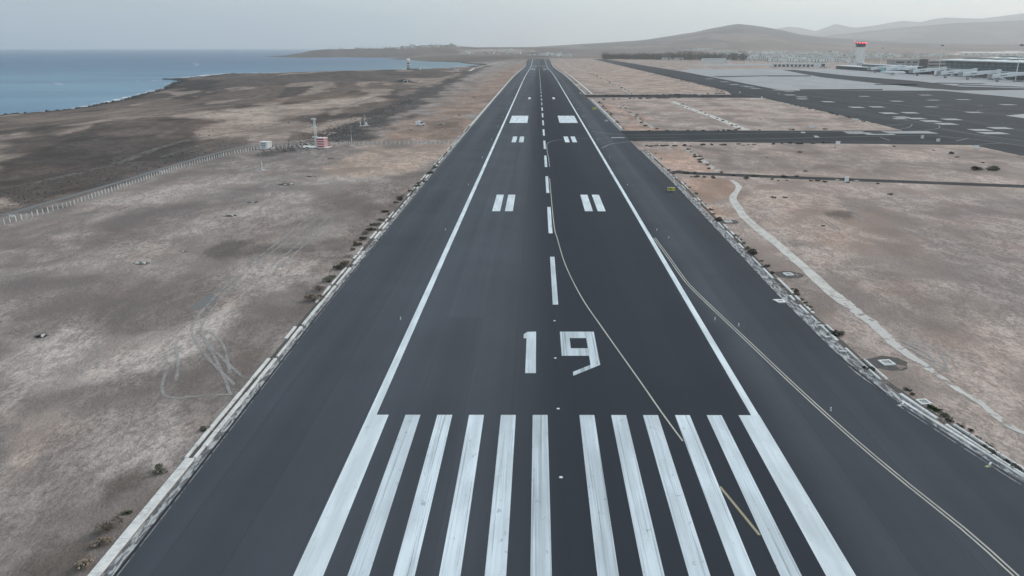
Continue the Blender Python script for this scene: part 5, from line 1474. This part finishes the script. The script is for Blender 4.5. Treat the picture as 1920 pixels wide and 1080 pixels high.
def terminal():
    o = empty('terminal_building', (TX + 20, 1150, 0))
    def loc(n_, mb, m_, par=o, sm=False):
        b = mb.build(n_, M[m_], par, sm); b.location = (-(TX + 20), -1150, 0) if par is o else (0, 0, 0); return b
    y0, y1, x0, x1 = 760, 1226, TX + 20, TX + 205
    loc('lower_hall', MB().box((TX + 12 + x1) / 2, (y0 + y1) / 2, 0, x1 - TX - 12, y1 - y0 + 10, 8.2), 'wall_dark')
    loc('glass_facade', MB().box((x0 + x1) / 2, (y0 + y1) / 2, 8.203, x1 - x0, y1 - y0, 13.0), 'facade')
    roof = MB(); roof.loft([[(x0 - 6, y0 - 8, 21.3), (x1 + 4, y0 - 8, 29.6), (x1 + 4, y0 - 8, 30.6), (x0 - 6, y0 - 8, 22.6)], [(x0 - 6, y1 + 8, 21.3), (x1 + 4, y1 + 8, 29.6), (x1 + 4, y1 + 8, 30.6), (x0 - 6, y1 + 8, 22.6)]])
    rf = loc('roof', roof, 'roof_pale')
    for j in range(12):
        for i in range(3):
            cx = x0 + 30 + i * 56; cy = y0 + 22 + j * 39
            zz = 22.6 + (cx - x0 + 6) / (x1 - x0 + 10) * 8.0
            q = MB(); q.box(cx, cy, zz + 0.15, 24, 14, 1.5, 0, 0, 0.8); b = q.build('skylight', M['facade_frame'], rf)
    for j in range(33):
        cy = y0 + 4 + j * 14.3
        loc('mullion', MB().box(x0 - 0.2, cy, 8.3, 0.5, 0.5, 12.6), 'facade_frame')
    for zz in (12.0, 16.2):
        loc('transom', MB().box(x0 - 0.3, (y0 + y1) / 2, zz, 0.4, y1 - y0, 0.5), 'facade_frame')
    for k, (cy, w) in enumerate(((1180, 70), (1060, 90), (930, 90), (810, 80))):
        q = MB(); q.loft([[(x0 - 12, cy - w / 2, 8.8), (x0 + 2, cy - w / 2, 9.8), (x0 + 2, cy - w / 2, 10.2), (x0 - 12, cy - w / 2, 9.2)], [(x0 - 12, cy + w / 2, 8.8), (x0 + 2, cy + w / 2, 9.8), (x0 + 2, cy + w / 2, 10.2), (x0 - 12, cy + w / 2, 9.2)]])
        loc('canopy', q, 'roof_pale')
    return tag(o, 'long terminal hall with dark green glass front and pale ribbed roof', 'terminal')
terminal()

def block(name, x, y, z, parts, label, cat='building', rz=0.0, group=None):
    o = empty(name, (x, y, z), rz)
    for (n_, m_, bx) in parts:
        MB().box(*bx).build(n_, M[m_], o)
    return tag(o, label, cat, group)
# office block with window bands
bx, by = 690.0, 1480.0
parts = [('wall', 'wall_grey', (0, 0, 0, 46, 40, 18)), ('wall', 'wall_dark', (32, 2, 0, 18, 40, 19)), ('wall', 'wall_grey', (66, 6, 0, 50, 34, 16)), ('parapet', 'wall_cream', (0, 0, 18.003, 47, 41, 0.8))]
for zz in (6.0, 12.0):
    for (cx, w) in ((-14, 16), (2, 7), (15, 9)):
        parts.append(('window_band', 'window', (cx, -20.03, zz, w, 0.1, 2.4)))
    parts.append(('window_band', 'window', (66, -11.03, zz, 40, 0.1, 2.2)))
op = (944.3, 2107.2)
block('office_block', 720, 1560, 0, parts, 'grey office block with two dark window bands right of the control tower')

def control_tower(p):
    o = empty('control_tower', (p[0], p[1], 0), R(8))
    def oct_(r_, z, k=8, a0=R(22.5)):
        return [(r_ * math.cos(a0 + 2 * math.pi * i / k), r_ * math.sin(a0 + 2 * math.pi * i / k), z) for i in range(k)]
    q = MB(); q.loft([oct_(8.6, 10), oct_(8.1, 22), oct_(8.3, 34), oct_(9.0, 41.5)]); q.build('shaft', M['wall_white'], o)
    MB().box(7.4, -3.0, 8, 3.0, 5.0, 33, 0, 0, 1.0).build('stair_fin', M['wall_white'], o)
    cab = MB(); cab.loft([oct_(8.9, 41.5), oct_(10.9, 48.5)]); cab.build('cab_glass', M['facade'], o)
    rf = MB().loft([oct_(11.1, 48.503), oct_(11.1, 49.6), oct_(9.0, 50.6)]).build('cab_roof', M['red'], o)
    for i in range(6):
        a = R(180 + 18 + i * 29)
        l_ = MB().dome(10.6 * math.cos(a), 10.6 * math.sin(a), 49.4, 1.0, 10, 6, -0.9).build('obstruction_lamp', M['glow_red'], rf, True)
    MB().bar((0, 0, 50.6), (0, 0, 56), 0.12, 6).build('antenna', M['metal_grey'], o)
    MB().box(0, 0, 0, 24, 22, 10).build('podium', M['wall_white'], o)
    w = MB(); w.loft([[(-12, -11, 10), (-12, 11, 10), (-10, 11, 10.3), (-10, -11, 10.3)], [(18, -14, 5.5), (18, 11, 5.5), (18, 11, 6), (18, -14, 6)]]); w.build('podium_roof', M['wall_dark'], o)
    for k in range(6):
        MB().box(-9 + k * 3.6, -11.04, 3, 1.8, 0.1, 4).build('window', M['window'], o)
    MB().bar((-14, 2, 0), (-14, 2, 53), 0.25, 6, 0, 0.1).build('side_mast', M['metal_grey'], o)
    MB().dome(-14, 2, 53.5, 0.8, 8, 5, -0.9).build('mast_lamp', M['glow_red'], o, True)
    return tag(o, 'white control tower with dark glass cab and red lamps on top', 'tower')
control_tower((672.5, 1657.1))
# pier, gate buildings and low roofs between tower and terminal
block('pier_building', 606, 1400, 0, [('wall', 'wall_dark', (0, 0, 0, 30, 330, 6)), ('roof', 'roof_pale', (0, 0, 6.003, 34, 334, 0.8)), ('upper_floor', 'facade', (8, -20, 6.806, 14, 200, 4)), ('upper_roof', 'roof_pale', (8, -20, 10.81, 17, 204, 0.6))], 'low dark pier with pale roofs between control tower and terminal')
block('gate_building', 560, 1740, 0, [('wall', 'wall_white', (0, 0, 0, 90, 18, 6.5)), ('roof', 'roof_pale', (0, 0, 6.503, 93, 20, 0.7))] + [('door', 'wall_dark', (-40 + k * 9, -9.05, 0.4, 5.5, 0.1, 4.6)) for k in range(10)], 'long white gate building with a row of dark doors left of the control tower')
block('cargo_shed', 630, 1760, 0, [('wall', 'wall_white', (0, 0, 0, 26, 14, 9)), ('roof', 'wall_grey', (0, 0, 9.003, 28, 16, 0.6)), ('door', 'wall_dark', (3, -7.05, 0, 8, 0.1, 6))], 'small white shed at the foot of the control tower')
block('white_hangar', *(487.2, 2195.2), 0, [('wall', 'wall_white', (0, 0, 0, 62, 30, 11)), ('annex', 'wall_white', (34, -2, 0, 12, 26, 7)), ('roof', 'roof_pale', (0, 0, 11.003, 64, 32, 0.8)), ('shadow_band', 'wall_grey', (0, -15.04, 7.6, 60, 0.1, 1.0))], 'white flat roofed hangar in front of the dark tree belt')
for k, p in enumerate(((438.4, 2699.2), (474.5, 2676.1), (550.0, 2955.2))):
    block('white_shed', p[0], p[1], h1(*p), [('wall', 'wall_white', (0, 0, -1, 34, 20, 8)), ('roof', 'roof_pale', (0, 0, 7.003, 36, 22, 0.6)), ('door', 'wall_grey', (6, -10.04, 0, 8, 0.1, 5))], 'low white shed before the dark tree belt, %s of three' % ('left', 'middle', 'right')[k], group='sheds before the tree belt')
for k, p in enumerate(((609.9, 3413.1), (668.3, 3564.2))):
    o = empty('beacon_mast', (p[0], p[1], h1(*p)))
    MB().cyl(0, 0, 0, 9, 0.6, 0.4, 8).build('pole', M['metal_grey'], o)
    MB().dome(0, 0, 10, 1.7, 10, 6, -0.9).build('lamp', M['glow_white'], o, True)
    MB().box(2.2, 0, 8.4, 2.4, 1.4, 1.8).build('red_lamp', M['glow_red'], o)
    tag(o, 'lit white and red beacon before the tree belt, %s one' % ('left', 'right')[k], 'beacon', 'lit beacons before the tree belt')

def light_mast(p, h, label):
    o = empty('light_mast', (p[0], p[1], 0))
    MB().cyl(0, 0, 0, h, 0.55, 0.28, 10).build('pole', M['metal_white'], o)
    MB().cyl(0, 0, h - 0.6, h + 0.6, 1.5, 1.5, 12).build('ring', M['metal_grey'], o)
    for k in range(8):
        a = 2 * math.pi * k / 8
        MB().box(1.8 * math.cos(a), 1.8 * math.sin(a), h - 1.4, 0.9, 0.9, 1.1, a).build('floodlight', M['wall_dark'], o)
    return tag(o, label, 'light mast', 'tall apron light masts')
light_mast((TX + 14, 1232), 44, 'tall white light mast in front of the left end of the glass terminal')
light_mast((TX - 20, 975), 44, 'tall white light mast at the right edge before the terminal')
light_mast((720, 1660), 40, 'thin distant light mast above the grey office block')
light_mast((600, 1630), 34, 'thin distant light mast just right of the control tower')
for k in range(7):
    light_mast((470 + k * 18 + random.uniform(-5, 5), 1980 + random.uniform(-120, 120)), random.uniform(16, 22), 'slim light mast in the cluster left of the control tower')

# parked jet
def jet(p, rz, label):
    o = empty('parked_jet', (p[0], p[1], Z_PAVE), rz)
    def ring(x, r_, zc, n=14):
        return [(x, r_ * math.cos(2 * math.pi * k / n), zc + r_ * math.sin(2 * math.pi * k / n)) for k in range(n)]
    f = MB(); f.loft([ring(x, r_, zc) for x, r_, zc in ((18.6, 0.15, 3.3), (18.0, 0.9, 3.4), (16.6, 1.6, 3.6), (14, 1.95, 3.75), (-8, 1.98, 3.75), (-12, 1.7, 4.0), (-16, 1.0, 4.5), (-18.5, 0.35, 4.9))])
    f.build('fuselage', M['metal_white'], o, True)
    for s in (-1, 1):
        q = MB(); q.loft([[(3.5, s * 1.6, 2.9), (-2.5, s * 1.6, 2.9), (-2.5, s * 1.6, 3.3), (3.5, s * 1.6, 3.35)], [(-4.2, s * 16.5, 4.1), (-5.8, s * 16.5, 4.1), (-5.8, s * 16.5, 4.25), (-4.2, s * 16.5, 4.25)]]).build('wing', M['metal_white'], o)
        e = MB(); e.loft([[(x, s * 5.6 + r_ * math.cos(2 * math.pi * k / 10), 2.1 + r_ * math.sin(2 * math.pi * k / 10)) for k in range(10)] for x, r_ in ((4.6, 0.95), (3.4, 1.05), (1.2, 0.85), (0.4, 0.5))]).build('engine', M['metal_white'], o, True)
        q = MB(); q.loft([[(-14.6, s * 0.8, 4.9), (-17.2, s * 0.8, 4.9), (-17.2, s * 0.8, 5.1), (-14.6, s * 0.8, 5.1)], [(-17.0, s * 6.0, 5.3), (-18.2, s * 6.0, 5.3), (-18.2, s * 6.0, 5.4), (-17.0, s * 6.0, 5.4)]]).build('tailplane', M['metal_white'], o)
        w = MB(); wheel(w, -1.5, s * 3.6, 0.6, 0.5); w.build('main_wheel', M['rubber'], o)
        MB().bar((-1.5, s * 3.4, 0.7), (-1.0, s * 2.6, 3.0), 0.16, 6).build('landing_leg', M['metal_grey'], o)
    t = MB(); t.loft([[(-12.4, -0.2, 5.4), (-17.6, -0.2, 5.2), (-17.6, 0.2, 5.2), (-12.4, 0.2, 5.4)], [(-16.9, -0.12, 11.6), (-19.2, -0.12, 11.6), (-19.2, 0.12, 11.6), (-16.9, 0.12, 11.6)]]).build('tail_fin', M['teal'], o)
    w = MB(); wheel(w, 13.5, 0, 0.4, 0.5); w.build('nose_wheel', M['rubber'], o)
    MB().bar((13.5, 0, 0.4), (13.5, 0, 2.0), 0.12, 6).build('nose_leg', M['metal_grey'], o)
    MB().box(16.7, 0, 4.55, 1.0, 1.9, 0.5).build('cockpit_window', M['window'], o)
    return tag(o, label, 'airplane')
jet((545.0, 1209.8), R(-6), 'white parked passenger jet with teal tail before the farthest jet bridges')

# ground vehicles by the stands
def tug(p, rz, label, group):
    o = empty('baggage_tug', (p[0], p[1], Z_PAVE), rz)
    q = MB(); q.box(0, 0, 0.4, 3.0, 1.6, 0.8).box(-0.5, 0, 1.2, 1.2, 1.5, 0.9, 0, 0, 0.85).build('body', M['wall_grey'], o)
    for c in (-1, 1):
        for s in (-1, 1):
            w = MB(); wheel(w, c * 1.0, s * 0.75, 0.36, 0.25); w.build('wheel', M['rubber'], o)
    MB().box(3.6, 0, 0.5, 3.0, 1.6, 0.25).build('cart', M['metal_grey'], o)
    MB().box(3.6, 0, 0.752, 2.4, 1.3, 0.7).build('load', M['wall_dark'], o)
    return tag(o, label, 'tug', group)
GV = 'ground vehicles by the stands'
spots = [((615.7, 1193.6), 'van'), ((611.0, 1159.9), 'van'), ((616.3, 1149.1), 'van'), ((610.9, 1254.2), 'tug'), ((593.7, 1170.9), 'tug'), ((595.7, 1078.7), 'tug'), ((606.8, 1088.2), 'tug'), ((588.4, 1024.8), 'tug'), ((588.5, 1016.3), 'tug'), ((613.3, 1042.2), 'van'), ((607.3, 1024.9), 'van'),
         ((620.1, 1033.5), 'tug'), ((587.2, 968.3), 'tug'), ((591.9, 968.3), 'tug'), ((591.2, 960.8), 'tug'), ((632.0, 1107.9), 'van'), ((612.4, 1293.6), 'van'), ((613.1, 1280.2), 'tug'), ((618.3, 1241.6), 'van'), ((593.5, 1515.2), 'van'), ((607.1, 1534.0), 'van'), ((613.3, 1534.0), 'van'), ((600.7, 1589.0), 'van')]
for k, (p, t) in enumerate(spots):
    if t == 'van':
        van(p, random.uniform(0, 6.28), 'white service van by the aircraft stands', GV, 5.6, 2.2, 2.5, 'service_van', z=Z_PAVE)
    else:
        tug(p, random.uniform(0, 6.28), 'grey baggage tug with loaded cart by the jet bridges', GV)
cm = MB()
for L_, W_ in ((4.3, 1.8),):
    pr = [(-L_ / 2, 0.35), (-L_ / 2, 0.95), (-L_ * 0.36, 1.42), (L_ * 0.10, 1.45), (L_ * 0.24, 0.98), (L_ / 2, 0.85), (L_ / 2, 0.35)]
    cm.loft([[(x_, -W_ / 2, z_) for x_, z_ in pr], [(x_, W_ / 2, z_) for x_, z_ in pr]])
    for s in (-1, 1):
        cm.box(-0.4, s * (W_ / 2 + 0.005), 1.0, 1.8, 0.03, 0.34, 0, 1)
        for xx in (-1.3, 1.35):
            b0 = len(cm.f); wheel(cm, xx, s * 0.85, 0.33, 0.22); cm.m[b0:] = [2] * (len(cm.f) - b0)
car_meshes = [cm.mesh('car_' + c, [M[c], M['window'], M['rubber']]) for c in ('metal_white', 'wall_grey', 'wall_dark', 'metal_white')]
for k in range(46):
    c = Vector((530.3, 1702.2)).lerp(Vector((609.2, 1635.1)), random.random())
    o = inst(random.choice(car_meshes), 'parked_car', (c.x, c.y + 12 * random.choice((-1, 0, 1, 2)), 0.05), R(90) + random.choice((0, math.pi)), 1.0)
    tag(o, 'parked car in the rows left of the control tower', 'car', 'cars parked left of the control tower')

# ================================================================== town, trees and far buildings
def house_mesh(seed):
    r_ = random.Random(seed); mb = MB()
    w, d, h = r_.uniform(11, 20), r_.uniform(9, 14), r_.uniform(3.6, 8.5)
    mb.box(0, 0, -2, w, d, h + 2, 0, 0)
    mb.box(0, 0, h + 0.003, w + 0.5, d + 0.5, 0.5, 0, 1)
    w2, h2 = w * r_.uniform(0.35, 0.6), h * r_.uniform(0.5, 1.5)
    mb.box(w * 0.5 + w2 * 0.5 - 0.05, -d * 0.1, -2, w2, d * 0.7, h2 + 2, 0, 0)
    mb.box(w * 0.5 + w2 * 0.5, -d * 0.1, h2 + 0.003, w2 + 0.4, d * 0.7 + 0.4, 0.4, 0, 1)
    if r_.random() < 0.5: mb.box(-w * 0.2, 0, h + 0.51, w * 0.3, d * 0.4, 2.2, 0, 0)
    for zz in ([1.2] if h < 5.5 else [1.2, 4.4]):
        for k in range(3):
            mb.box(-w / 2 + w * (k + 0.5) / 3, -d / 2 - 0.05, zz, w * 0.15, 0.14, 1.5, 0, 2)
    mb.box(w * 0.5 + w2 * 0.5, -d * 0.45 - 0.05, 0, 1.6, 0.14, 2.3, 0, 2)
    wall = M[r_.choice(('wall_white', 'wall_white', 'wall_white', 'wall_white', 'wall_cream'))]
    return mb.mesh('town_house', [wall, M[r_.choice(('roof_pale', 'wall_grey', 'roof_pale', 'roof_tile'))], M['window']])
HOUSES = [house_mesh(100 + k) for k in range(14)]
def houses(n, a0, a1, r0, r1, label, group, s0=0.8, s1=1.8, bias=1.0):
    pts = []
    for k in range(n):
        a = a0 + (a1 - a0) * random.random(); r_ = r0 + (r1 - r0) * random.random() ** bias
        pts.append((-2.9 + r_ * math.sin(a), r_ * math.cos(a)))
    zz = H(np.array([p[0] for p in pts]), np.array([p[1] for p in pts]))
    for p, z in zip(pts, zz):
        o = inst(random.choice(HOUSES), 'town_house', (p[0], p[1], float(z)), random.choice((0, 0.3, -0.3, 1.57, 0.1)), random.uniform(s0, s1))
        tag(o, label, 'house', group)
az_ = lambda q: q[0]
houses(140, az_((0.2266, -0.00671)), az_((0.3798, -0.00639)), 2750, 4700, 'pale flat roofed town house left of the control tower', 'houses of the town behind the apron', 1.0, 2.2)
houses(44, az_((0.2834, -0.00661)), az_((0.3827, -0.00638)), 2350, 2750, 'pale house at the near edge of the town before the tower', 'houses of the town behind the apron', 0.8, 1.5)
houses(26, az_((0.3798, -0.00639)), az_((0.4476, -0.00620)), 3300, 4400, 'pale house on the rise just right of the control tower', 'houses of the town behind the apron', 0.9, 1.7)
houses(26, az_((0.4449, -0.00621)), az_((0.4852, -0.00608)), 3900, 4700, 'pale house in the hamlet behind the office block', 'houses of the hamlet', 0.8, 1.5)
houses(30, az_((-0.1793, -0.00044)), az_((-0.0986, -0.00045)), 5550, 5950, 'tiny white house along the crest of the far headland', 'houses on the headland', 0.8, 1.4)
houses(16, az_((-0.2690, -0.00043)), az_((-0.1793, -0.00044)), 5750, 5950, 'tiny white house low on the far end of the headland', 'houses on the headland', 0.8, 1.3)
houses(24, az_((-0.0966, -0.00045)), az_((-0.0125, -0.00045)), 4700, 5700, 'pale house on the sandy slope beyond the runway end', 'houses beyond the runway end', 0.8, 1.8)
houses(12, az_((0.0010, -0.00560)), az_((0.0381, -0.00559)), 3500, 4100, 'white farm building beyond the far end of the runway', 'houses beyond the runway end', 0.9, 1.6)
wa = [('warehouse', (0.2277, -0.00482), 4000, 150, 40, 'roof_pale'), ('warehouse', (0.2551, -0.00479), 4050, 190, 40, 'roof_pale'), ('warehouse', (0.2832, -0.00352), 4300, 230, 50, 'roof_pale'), ('warehouse', (0.3110, -0.00410), 4200, 200, 50, 'roof_pale'), ('warehouse', (0.3335, -0.00468), 4000, 120, 40, 'roof_tile'), ('warehouse', (0.3561, -0.00464), 4000, 100, 30, 'roof_pale'),
      ('warehouse', (0.2056, -0.00044), 5200, 120, 30, 'roof_pale'), ('warehouse', (0.1875, -0.00107), 5200, 110, 30, 'roof_pale'), ('warehouse', (0.0023, -0.00238), 4300, 110, 60, 'facade_frame'), ('warehouse', (0.0131, -0.00367), 4200, 60, 40, 'roof_pale'), ('warehouse', (0.5054, -0.00152), 4800, 150, 40, 'roof_pale'), ('warehouse', (0.5309, -0.00205), 4700, 140, 40, 'roof_pale')]
for k, (nm, a, r_, w, d, rm) in enumerate(wa):
    p = (-2.9 + r_ * math.sin(a[0]), r_ * math.cos(a[0]))
    block(nm, p[0], p[1], h1(*p), [('wall', 'wall_white', (0, 0, -4, w, d, 11)), ('roof', rm, (0, 0, 7.003, w + 2, d + 2, 0.9)), ('ridge', rm, (0, 0, 7.91, w, d * 0.4, 1.4))] + [('door', 'wall_grey', (-w / 2 + w * (j + 0.5) / 4, -d / 2 - 0.06, 0, w * 0.08, 0.12, 5)) for j in range(4)],
          'long pale warehouse roof on the far slope, %s' % ('left end of the town above the hangar', 'second from the left above the town', 'widest one above the middle of the town', 'above the light masts left of the tower', 'with the brown roof behind the town', 'nearest left of the control tower',
          'isolated right one on the near hill', 'isolated left one on the near hill', 'bluish one beyond the runway end', 'small one right of the runway end', 'left one above the terminal roof', 'right one above the terminal roof')[k], 'warehouse', group='distant warehouses')

def tree_belt():
    mb = MB(); rnd = random.Random(5)
    a0, a1 = az_((0.0819, -0.01008)), az_((0.2586, -0.00977))
    pts = []
    for k in range(330):
        t = rnd.random(); a = a0 + (a1 - a0) * t; r_ = 2800 + 260 * rnd.random() - 200 * t
        pts.append((-2.9 + r_ * math.sin(a), r_ * math.cos(a), rnd.uniform(0.7, 1.25) * (0.95 + 0.30 * t + 0.45 * max(0, math.sin(t * 9.0 + 2.6)))))
    zz = H(np.array([p[0] for p in pts]), np.array([p[1] for p in pts]))
    for (x, y, s), z in zip(pts, zz):
        z = float(z); mb.cyl(x, y, z - 1, z + 5 * s, 0.5, 0.3, 5, 1, False)
        for k in range(60):
            q = Vector((rnd.gauss(0, 4.4) * s + x, rnd.gauss(0, 4.4) * s + y, z + 2 + abs(rnd.gauss(7.0, 4.6)) * s))
            u = Vector((rnd.gauss(0, 1), rnd.gauss(0, 1), rnd.gauss(0, 1))).normalized(); v = u.orthogonal(); l_ = rnd.uniform(0.9, 1.9)
            mb.add([q - u * l_, q + v * l_ * 0.8, q + u * l_, q - v * l_ * 0.8], [(0, 1, 2, 3)])
    o = mb.build('tree_belt', [M['leaf_dark'], M['twig']])
    return tag(o, 'dark belt of trees beyond the parallel taxiway', 'trees', kind='stuff')
tree_belt()
def scrub_tree(p, s, label):
    o = empty('small_tree', (p[0], p[1], h1(*p)))
    rnd = random.Random(int(p[0]))
    MB().cyl(0, 0, -0.5, 3.5 * s, 0.35 * s, 0.2 * s, 6).build('trunk', M['twig'], o)
    mb = MB()
    for k in range(160):
        q = Vector((rnd.gauss(0, 1.5) * s, rnd.gauss(0, 1.5) * s, 3.0 * s + abs(rnd.gauss(1.5, 1.4)) * s)); u = Vector((rnd.gauss(0, 1), rnd.gauss(0, 1), rnd.gauss(0, 1))).normalized(); v = u.orthogonal(); l_ = 0.5 * s
        mb.add([q - u * l_, q + v * l_ * 0.7, q + u * l_, q - v * l_ * 0.7], [(0, 1, 2, 3)])
    mb.build('crown', M['leaf_dark'], o)
    return tag(o, label, 'tree', 'small trees behind the terminal')
for k, p in enumerate(((900, 1240), (905, 1300), (880, 1420), (760, 1400), (765, 1370))):
    scrub_tree(p, 2.2, 'dark small tree behind the terminal roof')

# ---- rows of look-alikes: say which one of the row each is
def ordinal(k):
    return '%d%s' % (k, 'th' if 10 <= k % 100 <= 20 else {1: 'st', 2: 'nd', 3: 'rd'}.get(k % 10, 'th'))
rows_ = {}
for o in bpy.data.objects:
    if o.parent is None and 'category' in o and o.get('kind') != 'stuff':
        rows_.setdefault(o['label'], []).append(o)
for lb, obs in rows_.items():
    if len(obs) < 2: continue
    xs = [o.location.x for o in obs]; yy = [o.location.y for o in obs]
    side = 'drain' in lb or 'edge light' in lb
    obs.sort(key=lambda o: o.location.y if side else math.atan2(o.location.x + 2.9, o.location.y))
    for k, o in enumerate(obs):
        o['label'] = lb + (', %s from the near end' if side else ', %s from the left') % ordinal(k + 1)

# ================================================================== haze: even thin air over land and sea
hz_mat = bpy.data.materials.new('haze_air'); hz_mat.use_nodes = True
hn = hz_mat.node_tree; hn.nodes.clear()
ho = hn.nodes.new('ShaderNodeOutputMaterial'); hv = hn.nodes.new('ShaderNodeVolumePrincipled')
hv.inputs['Color'].default_value = (0.97, 0.985, 1.0, 1)
hv.inputs['Density'].default_value = 6.0e-5
hv.inputs['Anisotropy'].default_value = 0.35
hn.links.new(hv.outputs['Volume'], ho.inputs['Volume'])
hb = MB().box(0, 19400, -60, 82000, 42000, 1330).build('haze', hz_mat)
tag(hb, 'thin pale haze over land and sea', 'haze', kind='stuff')
